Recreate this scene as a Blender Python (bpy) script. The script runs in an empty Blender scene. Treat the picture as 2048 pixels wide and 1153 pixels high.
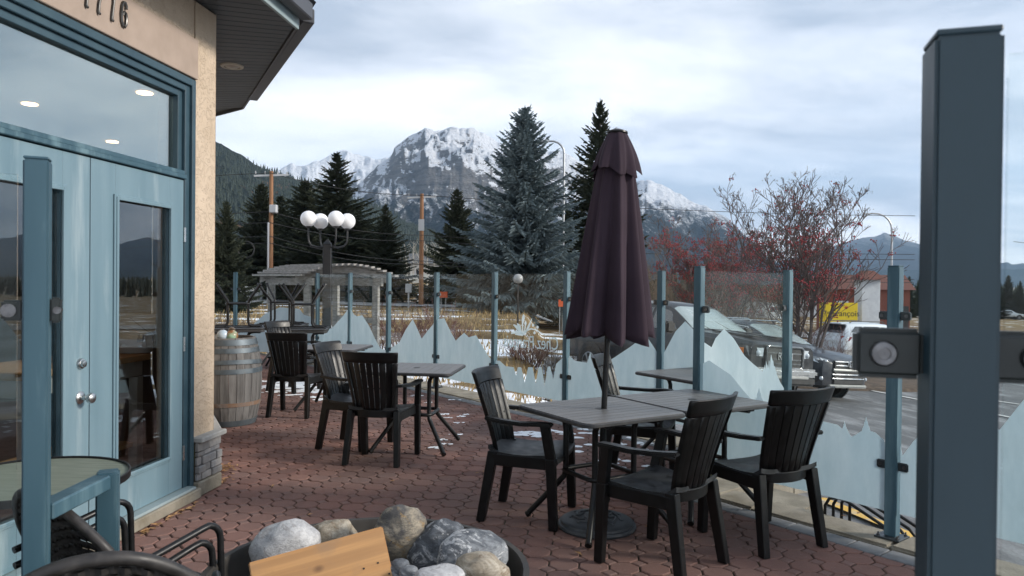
import bpy, bmesh, math, random
import numpy as np
from mathutils import Vector, Matrix, noise
random.seed(7)
S = bpy.context.scene
COL = S.collection
rad = math.radians
# ---------------------------------------------------------------- camera
CH, CF, CP, CR = 1.56, 1480.0, -0.0091, 0.010
_fw = Vector((0, math.cos(CP), math.sin(CP)))
_u0 = Vector((1, 0, 0)).cross(_fw)
_rt = Vector((1, 0, 0))*math.cos(CR) + _u0*math.sin(CR)
_up = Vector((-1, 0, 0))*math.sin(CR) + _u0*math.cos(CR)
cam_data = bpy.data.cameras.new("camera")
cam = bpy.data.objects.new("camera", cam_data); COL.objects.link(cam)
cam_data.sensor_width = 36.0
cam_data.lens = CF/2048*36.0
cam_data.clip_start = 0.05
cam_data.clip_end = 60000
_m = Matrix((_rt, _up, -_fw)).transposed().to_4x4()
_m.translation = (0, 0, CH)
cam.matrix_world = _m
cam_data.dof.use_dof = True
cam_data.dof.focus_distance = 6.5
cam_data.dof.aperture_fstop = 7.0
S.camera = cam
# ---------------------------------------------------------------- sky, sun, exposure
SUN_AZ, SUN_EL = 100.0, 24.0        # from +Y towards +X
W = bpy.data.worlds.new("World"); S.world = W; W.use_nodes = True
nt = W.node_tree; nt.nodes.clear()
def wn(t, **k):
    n = nt.nodes.new(t)
    for a, b in k.items(): setattr(n, a, b)
    return n
def wl(a, b): nt.links.new(a, b)
sky = wn('ShaderNodeTexSky', sky_type='NISHITA', sun_disc=False)
sky.sun_elevation = rad(SUN_EL); sky.sun_rotation = rad(SUN_AZ)
sky.altitude = 1300; sky.air_density = 1.0; sky.dust_density = 1.0; sky.ozone_density = 1.0
tc = wn('ShaderNodeTexCoord')
sep = wn('ShaderNodeSeparateXYZ'); wl(tc.outputs['Generated'], sep.inputs[0])
def wmath(op, a, b=None, c=None):
    n = wn('ShaderNodeMath', operation=op)
    for i, v in enumerate((a, b, c)):
        if v is None: continue
        if isinstance(v, (int, float)): n.inputs[i].default_value = v
        else: wl(v, n.inputs[i])
    return n.outputs[0]
zc = wmath('ADD', wmath('MAXIMUM', sep.outputs[2], 0.0), 0.16)
cx = wmath('DIVIDE', sep.outputs[0], zc); cy = wmath('DIVIDE', sep.outputs[1], zc)
comb = wn('ShaderNodeCombineXYZ'); wl(cx, comb.inputs[0]); wl(cy, comb.inputs[1]); comb.inputs[2].default_value = 3.1
def wnoise(scale, detail, rough, off, sx=1.0):
    mp = wn('ShaderNodeMapping'); wl(comb.outputs[0], mp.inputs[0])
    mp.inputs['Location'].default_value = off; mp.inputs['Scale'].default_value = (sx, 1, 1)
    n = wn('ShaderNodeTexNoise'); wl(mp.outputs[0], n.inputs['Vector'])
    n.inputs['Scale'].default_value = scale; n.inputs['Detail'].default_value = detail
    n.inputs['Roughness'].default_value = rough; n.inputs['Distortion'].default_value = 0.35
    return n.outputs['Fac']
def wramp(fac, stops):
    r = wn('ShaderNodeValToRGB'); wl(fac, r.inputs[0])
    el = r.color_ramp.elements
    while len(el) < len(stops): el.new(0.5)
    for e, (p, c) in zip(el, stops): e.position = p; e.color = (*c, 1)
    return r.outputs[0]
big = wnoise(0.55, 7, 0.52, (4.2, 1.7, 0), 0.8)
fine = wnoise(1.7, 9, 0.6, (9.1, 5.0, 2.0), 0.7)
mixf = wmath('ADD', wmath('MULTIPLY', big, 0.58), wmath('MULTIPLY', fine, 0.42))
shade = wramp(mixf, [(0.41, (2.35, 2.6, 3.0)), (0.475, (3.55, 3.75, 4.1)), (0.54, (4.9, 5.0, 5.2)), (0.63, (6.4, 6.35, 6.25))])
cover = wramp(big, [(0.30, (0.80,)*3), (0.46, (0.96,)*3)])
mx = wn('ShaderNodeMix', data_type='RGBA')
wl(cover, mx.inputs[0]); wl(sky.outputs[0], mx.inputs[6]); wl(shade, mx.inputs[7])
bg = wn('ShaderNodeBackground'); wl(mx.outputs[2], bg.inputs[0]); bg.inputs[1].default_value = 0.10
wo = wn('ShaderNodeOutputWorld'); wl(bg.outputs[0], wo.inputs[0])
sun_d = bpy.data.lights.new("sun", 'SUN'); sun_d.energy = 2.0; sun_d.angle = rad(10); sun_d.color = (1.0, 0.93, 0.84)
sun_o = bpy.data.objects.new("sun", sun_d); COL.objects.link(sun_o)
_sd = Vector((math.sin(rad(SUN_AZ))*math.cos(rad(SUN_EL)), math.cos(rad(SUN_AZ))*math.cos(rad(SUN_EL)), math.sin(rad(SUN_EL))))
sun_o.rotation_euler = _sd.to_track_quat('Z', 'Y').to_euler(); sun_o.location = (30, -10, 40)
S.view_settings.view_transform = 'Standard'; S.view_settings.look = 'None'
S.view_settings.exposure = 1.38; S.view_settings.gamma = 1.0
S.render.engine = 'CYCLES'

# ---------------------------------------------------------------- pixel helpers (photo pixels, 2048 wide)
def ray(x, y): return _fw + _rt*((x-1024)/CF) - _up*((y-576.5)/CF)
def G(x, y, z=0.0):                      # where the pixel's ray meets height z
    d = ray(x, y); t = (z-CH)/d.z; return Vector((0, 0, CH)) + d*t
def PD(x, y, dep):                       # the point on the pixel's ray at a given depth Y
    d = ray(x, y); return Vector((0, 0, CH)) + d*(dep/d.y)
def proj(p):
    v = Vector(p) - Vector((0, 0, CH)); w = v.dot(_fw)
    if w < 0.05: return (-9999, -9999)
    return 1024+CF*v.dot(_rt)/w, 576.5-CF*v.dot(_up)/w
# ---------------------------------------------------------------- mesh helpers
class MB:
    def __init__(s): s.v = []; s.f = []; s.M = None
    def add(s, vs, fs):
        b = len(s.v)
        s.v += [tuple(s.M @ Vector(v)) if s.M is not None else tuple(v) for v in vs]
        s.f += [tuple(i+b for i in f) for f in fs]; return s
    def hexa(s, p):      # 8 points: bottom 0-3 ccw, top 4-7 ccw
        return s.add(p, [(3,2,1,0),(4,5,6,7),(0,1,5,4),(1,2,6,5),(2,3,7,6),(3,0,4,7)])
    def box(s, c, d, rz=0.0):
        x, y, z = d[0]/2, d[1]/2, d[2]/2; cs, sn = math.cos(rz), math.sin(rz)
        p = [(-x,-y,-z),(x,-y,-z),(x,y,-z),(-x,y,-z),(-x,-y,z),(x,-y,z),(x,y,z),(-x,y,z)]
        return s.hexa([(c[0]+a*cs-b*sn, c[1]+a*sn+b*cs, c[2]+e) for a, b, e in p])
    def beam(s, a, b, w, t, up=(0,0,1), w2=None, t2=None):
        a, b = Vector(a), Vector(b); d = (b-a).normalized(); up = Vector(up)
        if abs(d.dot(up)) > .98: up = Vector((0,1,0))
        x = d.cross(up).normalized(); y = x.cross(d).normalized()
        w2 = w2 or w; t2 = t2 or t; o = []
        for q, ww, tt in ((a, w, t), (b, w2, t2)):
            o += [q-x*ww/2-y*tt/2, q+x*ww/2-y*tt/2, q+x*ww/2+y*tt/2, q-x*ww/2+y*tt/2]
        return s.hexa(o)
    def tube(s, pts, r, n=8, cap=True):
        pts = [Vector(p) for p in pts]; k = len(pts)
        rs = r if isinstance(r, (list, tuple)) else [r]*k
        vs = []; fs = []; pr = None
        for i, p in enumerate(pts):
            d = (pts[min(i+1, k-1)]-pts[max(i-1, 0)])
            d = d.normalized() if d.length > 1e-9 else Vector((0,0,1))
            if pr is None:
                a = Vector((0,0,1)) if abs(d.z) < .9 else Vector((1,0,0)); x = d.cross(a).normalized()
            else: x = (pr - d*pr.dot(d)); x = x.normalized() if x.length > 1e-6 else d.orthogonal().normalized()
            pr = x; y = d.cross(x)
            for j in range(n):
                t = 2*math.pi*j/n; vs.append(p + (x*math.cos(t)+y*math.sin(t))*rs[i])
        for i in range(k-1):
            for j in range(n):
                fs.append((i*n+j, i*n+(j+1) % n, (i+1)*n+(j+1) % n, (i+1)*n+j))
        if cap: fs += [tuple(range(n))[::-1], tuple(range((k-1)*n, k*n))]
        return s.add(vs, fs)
    def lathe(s, prof, n=24, c=(0,0,0), cap=True, a0=0.0, fn=None):
        vs = []; fs = []
        for r, z in prof:
            for j in range(n):
                t = a0+2*math.pi*j/n
                vs.append((c[0]+r*math.cos(t), c[1]+r*math.sin(t), c[2]+z))
        k = len(prof)
        for i in range(k-1):
            for j in range(n): fs.append((i*n+j, i*n+(j+1) % n, (i+1)*n+(j+1) % n, (i+1)*n+j))
        if cap: fs += [tuple(range(n))[::-1], tuple(range((k-1)*n, k*n))]
        return s.add(vs, fs)
    def prism(s, poly, z0, z1, mp=None, ch=0.0):
        # poly in 2D ccw; mp maps (x,y,z)->3D
        mp = mp or (lambda x, y, z: (x, y, z)); n = len(poly)
        vs = [mp(x, y, z0) for x, y in poly]+[mp(x, y, z1) for x, y in poly]
        fs = [tuple(range(n))[::-1], tuple(range(n, 2*n))]
        fs += [(i, (i+1) % n, n+(i+1) % n, n+i) for i in range(n)]
        return s.add(vs, fs)
    def sphere(s, c, r, n=16, m=10, sc=(1,1,1)):
        prof = [(max(1e-4, r*math.sin(math.pi*i/m)), -r*math.cos(math.pi*i/m)) for i in range(m+1)]
        b = len(s.v); s.lathe(prof, n, (0,0,0))
        M = s.M
        for i in range(b, len(s.v)):
            x, y, z = s.v[i] if M is None else M.inverted() @ Vector(s.v[i])
            q = (c[0]+x*sc[0], c[1]+y*sc[1], c[2]+z*sc[2]); s.v[i] = q if M is None else tuple(M @ Vector(q))
        return s
    def build(s, name, mat, parent=None, smooth=False, bevel=0.0, seg=1, ang=35, kind=None):
        me = bpy.data.meshes.new(name); me.from_pydata(s.v, [], s.f); me.update()
        bm = bmesh.new(); bm.from_mesh(me)
        bmesh.ops.recalc_face_normals(bm, faces=bm.faces)
        if bevel:
            es = [e for e in bm.edges if len(e.link_faces) == 2 and e.calc_face_angle(0) > rad(28)]
            bmesh.ops.bevel(bm, geom=es, offset=bevel, segments=seg, affect='EDGES', clamp_overlap=True)
        bm.to_mesh(me); bm.free()
        if smooth:
            for p in me.polygons: p.use_smooth = True
            me.set_sharp_from_angle(angle=rad(ang))
        return link(name, me, mat, parent, kind)
def link(name, me, mat, parent=None, kind=None):
    o = bpy.data.objects.new(name, me); COL.objects.link(o)
    if mat is not None and not me.materials: me.materials.append(mat)
    if parent is not None: o.parent = parent
    if kind: o['kind'] = kind
    return o
def np_mesh(name, V, Q, mat, parent=None, smooth=False, kind=None):
    V = np.asarray(V, dtype=np.float32); Q = np.asarray(Q, dtype=np.int32); k = Q.shape[1]
    me = bpy.data.meshes.new(name); me.vertices.add(len(V)); me.vertices.foreach_set('co', V.ravel())
    me.loops.add(Q.size); me.loops.foreach_set('vertex_index', Q.ravel())
    me.polygons.add(len(Q)); me.polygons.foreach_set('loop_start', np.arange(0, Q.size, k, dtype=np.int32))
    me.polygons.foreach_set('loop_total', np.full(len(Q), k, dtype=np.int32))
    if smooth: me.polygons.foreach_set('use_smooth', np.ones(len(Q), dtype=bool))
    me.update(calc_edges=True); me.validate()
    return link(name, me, mat, parent, kind)
def tag(o, label, cat, group=None):
    o['label'] = label; o['category'] = cat
    if group: o['group'] = group
    return o
def thing(name, label, cat, loc=(0,0,0), rz=0.0, group=None):
    o = bpy.data.objects.new(name, None); COL.objects.link(o); o.empty_display_size = .1
    o.location = loc; o.rotation_euler = (0, 0, rz)
    return tag(o, label, cat, group)
def structure(o): o['kind'] = 'structure'; return o
def copy_tree(o, parent=None):
    c = o.copy(); COL.objects.link(c); c.parent = parent
    for ch in o.children: copy_tree(ch, c)
    return c
def face_dir(dx, dy): return math.atan2(dy, dx)-math.pi/2      # rotation so that local +Y points along (dx,dy)
def arc(c, r, a0, a1, n, plane='xz'):
    o = []
    for i in range(n+1):
        a = rad(a0+(a1-a0)*i/n); p, q = r*math.cos(a), r*math.sin(a)
        o.append((c[0]+p, c[1], c[2]+q) if plane == 'xz' else ((c[0], c[1]+p, c[2]+q) if plane == 'yz' else (c[0]+p, c[1]+q, c[2])))
    return o
def rrect(w, h, r, n=5):
    o = []
    for cx, cy, a in ((w/2-r, h/2-r, 0), (-w/2+r, h/2-r, 90), (-w/2+r, -h/2+r, 180), (w/2-r, -h/2+r, 270)):
        for i in range(n+1):
            t = rad(a+90*i/n); o.append((cx+r*math.cos(t), cy+r*math.sin(t)))
    return o
def text_mesh(txt, size, mat, name, parent=None, extrude=.002, align='CENTER', flip=False, space=1.0):
    cu = bpy.data.curves.new('txt', 'FONT'); cu.body = txt; cu.size = size; cu.extrude = extrude
    cu.align_x = align; cu.align_y = 'CENTER'; cu.space_character = space
    t = bpy.data.objects.new('txt', cu); COL.objects.link(t)
    dg = bpy.context.evaluated_depsgraph_get()
    me = bpy.data.meshes.new_from_object(t.evaluated_get(dg)); bpy.data.objects.remove(t); bpy.data.curves.remove(cu)
    if flip:
        for v in me.vertices: v.co.x = -v.co.x
        me.flip_normals()
    me.materials.clear(); me.name = name
    return link(name, me, mat, parent)
# ---------------------------------------------------------------- materials
def newmat(name):
    m = bpy.data.materials.new(name); m.use_nodes = True; t = m.node_tree
    return m, t, t.nodes['Principled BSDF'], t.nodes['Material Output']
def nd(t, ty, **k):
    n = t.nodes.new(ty)
    for a, b in k.items(): setattr(n, a, b)
    return n
def mnoise(t, vec, scale, detail=5, rough=.55, dist=0):
    n = nd(t, 'ShaderNodeTexNoise'); n.inputs['Scale'].default_value = scale
    n.inputs['Detail'].default_value = detail; n.inputs['Roughness'].default_value = rough; n.inputs['Distortion'].default_value = dist
    if vec is not None: t.links.new(vec, n.inputs['Vector'])
    return n.outputs['Fac']
def mramp(t, fac, stops, interp='LINEAR'):
    r = nd(t, 'ShaderNodeValToRGB'); t.links.new(fac, r.inputs[0]); r.color_ramp.interpolation = interp
    el = r.color_ramp.elements
    while len(el) < len(stops): el.new(.5)
    for e, (p, c) in zip(el, stops):
        e.position = p; e.color = (c, c, c, 1) if isinstance(c, (int, float)) else (*c, 1)
    return r.outputs[0]
def mmix(t, fac, a, b, blend='MIX'):
    n = nd(t, 'ShaderNodeMix', data_type='RGBA', blend_type=blend)
    for s, v in ((0, fac), (6, a), (7, b)):
        if hasattr(v, 'links') or hasattr(v, 'is_linked'): t.links.new(v, n.inputs[s])
        elif s == 0: n.inputs[0].default_value = v
        else: n.inputs[s].default_value = (*v, 1)
    return n.outputs[2]
def mmath(t, op, a, b=None):
    n = nd(t, 'ShaderNodeMath', operation=op)
    for i, v in enumerate((a, b)):
        if v is None: continue
        if isinstance(v, (int, float)): n.inputs[i].default_value = v
        else: t.links.new(v, n.inputs[i])
    return n.outputs[0]
def coords(t, kind='Object', scale=None):
    if kind == 'World': v = nd(t, 'ShaderNodeNewGeometry').outputs['Position']
    else: v = nd(t, 'ShaderNodeTexCoord').outputs[kind]
    if scale:
        mp = nd(t, 'ShaderNodeMapping'); mp.inputs['Scale'].default_value = scale; t.links.new(v, mp.inputs[0]); v = mp.outputs[0]
    return v
def mbump(t, b, h, strength, dist=.01):
    n = nd(t, 'ShaderNodeBump'); n.inputs['Strength'].default_value = strength; n.inputs['Distance'].default_value = dist
    t.links.new(h, n.inputs['Height']); t.links.new(n.outputs[0], b.inputs['Normal'])
def pm(name, c1, c2=None, scale=6, rough=.6, rough2=None, metal=0, spec=.5, bump=0, bscale=80, bdist=.004, stretch=None, kind='Object',
       rand=0, island=False, lo=.35, hi=.65, detail=6, coat=0, worn=None, wscale=9, wlo=.62, whi=.7, bdetail=4):
    m, t, b, out = newmat(name)
    b.inputs['Roughness'].default_value = rough; b.inputs['Metallic'].default_value = metal
    b.inputs['Specular IOR Level'].default_value = spec; b.inputs['Coat Weight'].default_value = coat; b.inputs['Coat Roughness'].default_value = .06
    v = coords(t, kind, stretch)
    col = None
    if c2 is not None:
        f = mnoise(t, v, scale, detail)
        col = mramp(t, f, [(lo, c1), (hi, c2)])
        if rough2 is not None: t.links.new(mramp(t, f, [(lo, rough), (hi, rough2)]), b.inputs['Roughness'])
    if worn is not None:
        f2 = mnoise(t, v, wscale, 8, .65)
        col = mmix(t, mramp(t, f2, [(wlo, 0.0), (whi, 1.0)]), col if col is not None else c1, worn)
    if rand:
        rnd = nd(t, 'ShaderNodeNewGeometry').outputs['Random Per Island'] if island else nd(t, 'ShaderNodeObjectInfo').outputs['Random']
        hs = nd(t, 'ShaderNodeHueSaturation')
        hs.inputs['Saturation'].default_value = 1
        t.links.new(mmath(t, 'ADD', mmath(t, 'MULTIPLY', rnd, 2*rand), 1-rand), hs.inputs['Value'])
        if col is not None: t.links.new(col, hs.inputs['Color'])
        else: hs.inputs['Color'].default_value = (*c1, 1)
        col = hs.outputs[0]
    if col is not None: t.links.new(col, b.inputs['Base Color'])
    else: b.inputs['Base Color'].default_value = (*c1, 1)
    if bump: mbump(t, b, mnoise(t, v, bscale, bdetail), bump, bdist)
    return m
def glassmat(name, tint=(.93,.97,.96), ior=1.5, gloss=(1,1,1), rough=0.0, dirt=0.0):
    m, t, b, out = newmat(name); t.nodes.remove(b)
    tr = nd(t, 'ShaderNodeBsdfTransparent'); tr.inputs[0].default_value = (*tint, 1)
    gl = nd(t, 'ShaderNodeBsdfGlossy'); gl.inputs[0].default_value = (*gloss, 1); gl.inputs['Roughness'].default_value = rough
    fr = nd(t, 'ShaderNodeFresnel')        # thin sheet: both faces reflect as glass seen from air
    bf = nd(t, 'ShaderNodeNewGeometry').outputs['Backfacing']
    t.links.new(mmath(t, 'ADD', mmath(t, 'MULTIPLY', bf, 1/ior-ior), ior), fr.inputs[0])
    mx = nd(t, 'ShaderNodeMixShader'); t.links.new(fr.outputs[0], mx.inputs[0]); t.links.new(tr.outputs[0], mx.inputs[1]); t.links.new(gl.outputs[0], mx.inputs[2])
    last = mx.outputs[0]
    if dirt:
        df = nd(t, 'ShaderNodeBsdfDiffuse'); df.inputs[0].default_value = (.6,.62,.62,1)
        m2 = nd(t, 'ShaderNodeMixShader')
        f = mramp(t, mnoise(t, coords(t, 'Object'), 5, 6), [(.35, 0.0), (.75, dirt)])
        t.links.new(f, m2.inputs[0]); t.links.new(last, m2.inputs[1]); t.links.new(df.outputs[0], m2.inputs[2]); last = m2.outputs[0]
    t.links.new(last, out.inputs[0]); return m
def emis(name, c, s):
    m, t, b, out = newmat(name); b.inputs['Base Color'].default_value = (*c, 1)
    b.inputs['Emission Color'].default_value = (*c, 1); b.inputs['Emission Strength'].default_value = s; return m
K = {}
# --- plain materials
K['resin'] = pm('black_resin', (.0034,.0036,.004), (.0062,.0062,.0066), 30, rough=.34, rough2=.44, spec=.34, bump=.12, bscale=220, bdist=.001)
K['resin_dust'] = pm('black_resin_seat', (.010,.011,.012), (.028,.03,.033), 14, rough=.36, rough2=.58, bump=.15, bscale=200, bdist=.001)
K['blackmetal'] = pm('black_metal', (.006,.0065,.007), (.010,.010,.011), 20, rough=.36, rough2=.48, spec=.38)
K['tslat'] = pm('table_slat', (.10,.098,.098), (.14,.136,.134), 10, rough=.36, rough2=.5, stretch=(1,14,1), bump=.15, bscale=40, bdist=.001, rand=.1)
K['tedge'] = pm('table_edge', (.022,.023,.025), (.04,.04,.042), 12, rough=.5)
K['teal'] = pm('teal_paint', (.024,.064,.090), (.045,.10,.130), 3.5, rough=.42, rough2=.6, stretch=(1,1,.12), worn=(.12,.20,.232), wscale=6, wlo=.50, whi=.70, bump=.1, bscale=120, bdist=.001)
K['tealdark'] = pm('teal_paint_dark', (.022,.052,.072), (.034,.072,.094), 5, rough=.4, rough2=.55, bump=.06, bscale=150, bdist=.001)
K['tealnear'] = pm('teal_powder_coat', (.012,.031,.043), (.019,.041,.054), 8, rough=.34, rough2=.5, stretch=(1,1,.25), worn=(.05,.075,.09), wscale=26, wlo=.66, whi=.74, bump=.12, bscale=400, bdist=.0006)
K['door'] = pm('door_paint', (.112,.185,.225), (.158,.24,.282), 4, rough=.42, rough2=.6, stretch=(1,1,.1), worn=(.26,.33,.36), wscale=6, wlo=.55, whi=.72, bump=.08, bscale=70, bdist=.001)
K['clamp'] = pm('clamp_metal', (.045,.055,.06), (.075,.085,.09), 30, rough=.4, metal=.5)
K['clampdark'] = pm('clamp_dark', (.010,.015,.015), (.015,.020,.020), 30, rough=.4)
K['steel'] = pm('brushed_steel', (.55,.55,.54), (.42,.42,.42), 20, rough=.22, rough2=.35, metal=1)
K['zinc'] = pm('zinc_bolt', (.20,.20,.205), (.12,.12,.125), 40, rough=.3, rough2=.5, metal=1)
K['glass'] = glassmat('fence_glass', (.965,.985,.98), 1.2, dirt=.004)
K['doorglass'] = glassmat('door_glass', (.90,.92,.91), 1.9)
K['transomglass'] = glassmat('transom_glass', (.70,.73,.72), 4.2, (.93,1.0,.97))
K['stucco'] = None
K['band'] = pm('address_band_stucco', (.30,.235,.19), (.35,.275,.225), 6, rough=.85, bump=.3, bscale=180, bdist=.002, rand=0)
K['concrete'] = pm('concrete', (.17,.152,.118), (.27,.245,.195), 5, rough=.9, bump=.6, bscale=60, bdist=.008, worn=(.14,.12,.08), wscale=3.5, wlo=.55, whi=.75)
K['greypaver'] = pm('grey_paver', (.13,.135,.142), (.18,.185,.192), 12, rough=.88, kind='World', rand=.14, island=True, bump=.4, bscale=220, bdist=.003)
K['sand'] = pm('joint_sand', (.022,.018,.013), (.055,.045,.032), 9, rough=.95, kind='World', worn=(.05,.06,.02), wscale=2.2, wlo=.5, whi=.62, bump=.5, bscale=200, bdist=.004)
K['ledge'] = pm('ledge_stone', (.27,.27,.26), (.36,.355,.335), 9, rough=.85, bump=.3, bscale=90, bdist=.004)
K['stone'] = pm('veneer_stone', (.15,.155,.165), (.30,.285,.265), 5, rough=.85, rand=.25, bump=.7, bscale=25, bdist=.012)
K['soffit'] = pm('soffit_metal', (.05,.062,.073), (.062,.074,.086), 3, rough=.5)
K['fascia'] = pm('fascia_pale', (.22,.285,.30), (.27,.33,.345), 4, rough=.5)
K['gutter'] = pm('gutter_metal', (.05,.052,.06), (.065,.066,.075), 4, rough=.42)
K['shingle'] = pm('shingle', (.06,.07,.08), (.10,.11,.12), 14, rough=.9)
K['trimring'] = pm('light_trim', (.40,.37,.32), None, rough=.5)
K['lens'] = pm('light_lens', (.30,.28,.25), None, rough=.35)
K['potglow'] = emis('pot_light_glow', (1.0,.55,.26), 14.0)
K['room'] = pm('interior_wall', (.16,.13,.11), (.21,.17,.145), 3, rough=.8)
K['roomfloor'] = pm('interior_floor', (.06,.042,.03), (.10,.07,.05), 4, rough=.5, stretch=(1,8,1))
K['butcher'] = pm('butcher_block', (.42,.24,.10), (.50,.31,.14), 5, rough=.5, stretch=(8,1,8))
K['legwhite'] = pm('grey_painted_wood', (.40,.40,.39), (.47,.47,.45), 5, rough=.6)
K['pail'] = pm('white_plastic', (.62,.65,.68), (.70,.72,.74), 5, rough=.35)
K['pailprint'] = pm('pail_label', (.12,.14,.22), None, rough=.4)
K['barrelwood'] = pm('weathered_oak', (.075,.072,.070), (.155,.15,.145), 7, rough=.85, stretch=(3,3,.25), rand=.16, bump=.5, bscale=40, bdist=.004, worn=(.07,.065,.062), wscale=6, wlo=.57, whi=.72)
K['barrelhead'] = pm('barrel_head', (.24,.18,.12), (.34,.26,.18), 5, rough=.85, stretch=(6,1,1))
K['hoop'] = pm('galvanised_hoop', (.07,.09,.107), (.115,.138,.155), 10, rough=.45, rough2=.6, metal=.55, worn=(.10,.10,.10), wscale=14, wlo=.58, whi=.7)
K['hooprust'] = pm('rusty_hoop', (.17,.15,.14), (.20,.12,.075), 9, rough=.7, metal=.2, worn=(.24,.225,.21), wscale=12, wlo=.55, whi=.65)
K['umb'] = pm('umbrella_fabric', (.026,.016,.024), (.036,.023,.033), 3, rough=.88, spec=.25, bump=.25, bscale=900, bdist=.0008)
K['umbin'] = K['umb']
K['castiron'] = pm('cast_resin_base', (.032,.037,.042), (.058,.063,.07), 16, rough=.5, rough2=.62, bump=.2, bscale=120, bdist=.002)
K['snow'] = pm('snow', (.78,.82,.88), (.86,.88,.91), 9, rough=.7, spec=.3, bump=.5, bscale=30, bdist=.01)
K['leaf'] = pm('dry_leaf', (.24,.115,.05), (.36,.22,.10), 9, rough=.8, rand=.35, island=True, kind='World')
K['steelbowl'] = pm('fire_bowl_steel', (.028,.026,.024), (.062,.056,.05), 9, rough=.5, rough2=.75, metal=.35, worn=(.11,.085,.065), wscale=5, wlo=.6, whi=.75)
K['plank'] = None
K['wicker'] = pm('dark_wicker', (.012,.011,.0105), (.026,.023,.022), 30, rough=.42, rough2=.6, rand=.3, island=True, kind='World', worn=(.05,.046,.043), wscale=11, wlo=.58, whi=.74)
K['bistro'] = pm('bistro_top', (.115,.135,.105), (.175,.195,.155), 7, rough=.6, stretch=(1,12,1), worn=(.13,.12,.09), wscale=8)
K['globe'] = pm('opal_globe', (.80,.80,.80), None, rough=.28)
K['lamppost'] = pm('lamp_post_paint', (.007,.008,.0095), (.012,.013,.015), 8, rough=.45)
K['arbor'] = pm('weathered_arbor_wood', (.19,.182,.168), (.33,.32,.30), 6, rough=.85, stretch=(1.5,1.5,6), bump=.3, bscale=40, bdist=.004, rand=.12)
K['lattice'] = pm('wire_lattice', (.10,.10,.10), None, rough=.5)
K['poleorange'] = pm('cedar_pole', (.20,.10,.05), (.29,.15,.075), 4, rough=.8, stretch=(4,4,.3))
K['polegrey'] = pm('pole_conduit', (.42,.43,.44), None, rough=.45, metal=.3)
K['galv'] = pm('galvanised_pole', (.36,.38,.40), (.43,.45,.47), 5, rough=.4, metal=.5)
K['wire'] = pm('wire', (.02,.02,.02), None, rough=.6)
K['bark'] = pm('bark', (.045,.035,.03), (.085,.07,.06), 9, rough=.95, stretch=(6,6,1.2))
K['barkrowan'] = pm('rowan_bark', (.075,.058,.054), (.13,.105,.098), 9, rough=.85)
K['twigred'] = pm('red_twig', (.10,.045,.042), (.17,.085,.07), 6, rough=.8)
K['twigbrown'] = pm('brown_twig', (.14,.10,.075), (.21,.155,.11), 6, rough=.85)
K['aspenbark'] = pm('aspen_bark', (.34,.32,.28), (.46,.44,.39), 6, rough=.85)
K['berry'] = pm('rowan_berry', (.20,.012,.018), (.33,.03,.03), 12, rough=.4, rand=.4, island=True)
K['umbel'] = pm('dry_umbel', (.10,.085,.075), (.15,.13,.115), 12, rough=.9)
def foliage(name, a, b, tip):
    m, t, bs, out = newmat(name); g = nd(t, 'ShaderNodeNewGeometry')
    c = mmix(t, g.outputs['Random Per Island'], a, b)
    f = mramp(t, mnoise(t, coords(t, 'Object'), 1.7, 3), [(.42, 0.0), (.66, 1.0)])
    c = mmix(t, mmath(t, 'MULTIPLY', f, .6), c, tip)
    t.links.new(c, bs.inputs['Base Color']); bs.inputs['Roughness'].default_value = .75; bs.inputs['Specular IOR Level'].default_value = .25
    return m
K['bluespruce'] = foliage('blue_spruce_needles', (.08,.112,.12), (.19,.245,.26), (.25,.31,.325))
K['spruce'] = foliage('spruce_needles', (.026,.036,.026), (.058,.070,.046), (.078,.086,.054))
K['pinefar'] = foliage('far_conifer', (.020,.030,.023), (.036,.048,.034), (.045,.055,.036))
def m_stucco():
    m, t, b, out = newmat('stucco'); v = coords(t, 'Object')
    base = mramp(t, mnoise(t, v, 2.5, 6), [(.3, (.46,.365,.27)), (.7, (.55,.445,.34))])
    # knock-down texture: flattened blobs with ragged edges
    n1 = mnoise(t, v, 17, 5, .6, 1.6)
    n2 = mnoise(t, v, 70, 4)
    h = mmath(t, 'ADD', mramp(t, n1, [(.43, 0.0), (.5, .85), (.7, 1.0)]), mmath(t, 'MULTIPLY', n2, .35))
    t.links.new(base, b.inputs['Base Color']); b.inputs['Roughness'].default_value = .9; b.inputs['Specular IOR Level'].default_value = .2
    mbump(t, b, h, .6, .010); return m
K['stucco'] = m_stucco()
def m_paver():
    m, t, b, out = newmat('red_paver'); v = coords(t, 'World')
    g = nd(t, 'ShaderNodeNewGeometry').outputs['Random Per Island']
    base = mramp(t, g, [(0.0, (.145,.073,.062)), (.4, (.21,.108,.089)), (.75, (.27,.143,.114)), (1.0, (.215,.132,.116))])
    wet = mramp(t, mnoise(t, v, .55, 6, .62), [(.42, .45), (.56, 0.0)]); base = mmix(t, wet, base, (.12,.078,.07))
    grit = mnoise(t, v, 160, 3, .7); stain = mnoise(t, v, 1.1, 5)
    c = mmix(t, mramp(t, stain, [(.36, .5), (.62, 0.0)]), base, (.135,.094,.086))
    c = mmix(t, mramp(t, grit, [(.40, .30), (.6, 0.0)]), c, (.085,.055,.048))
    c = mmix(t, mramp(t, mnoise(t, v, 55, 5), [(.62, 0.0), (.72, .4)]), c, (.33,.27,.25))
    t.links.new(c, b.inputs['Base Color']); b.inputs['Roughness'].default_value = .86; b.inputs['Specular IOR Level'].default_value = .3
    mbump(t, b, mmath(t, 'ADD', grit, mmath(t, 'MULTIPLY', mnoise(t, v, 28, 3), .7)), .45, .004); return m
K['paver'] = m_paver()
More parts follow.
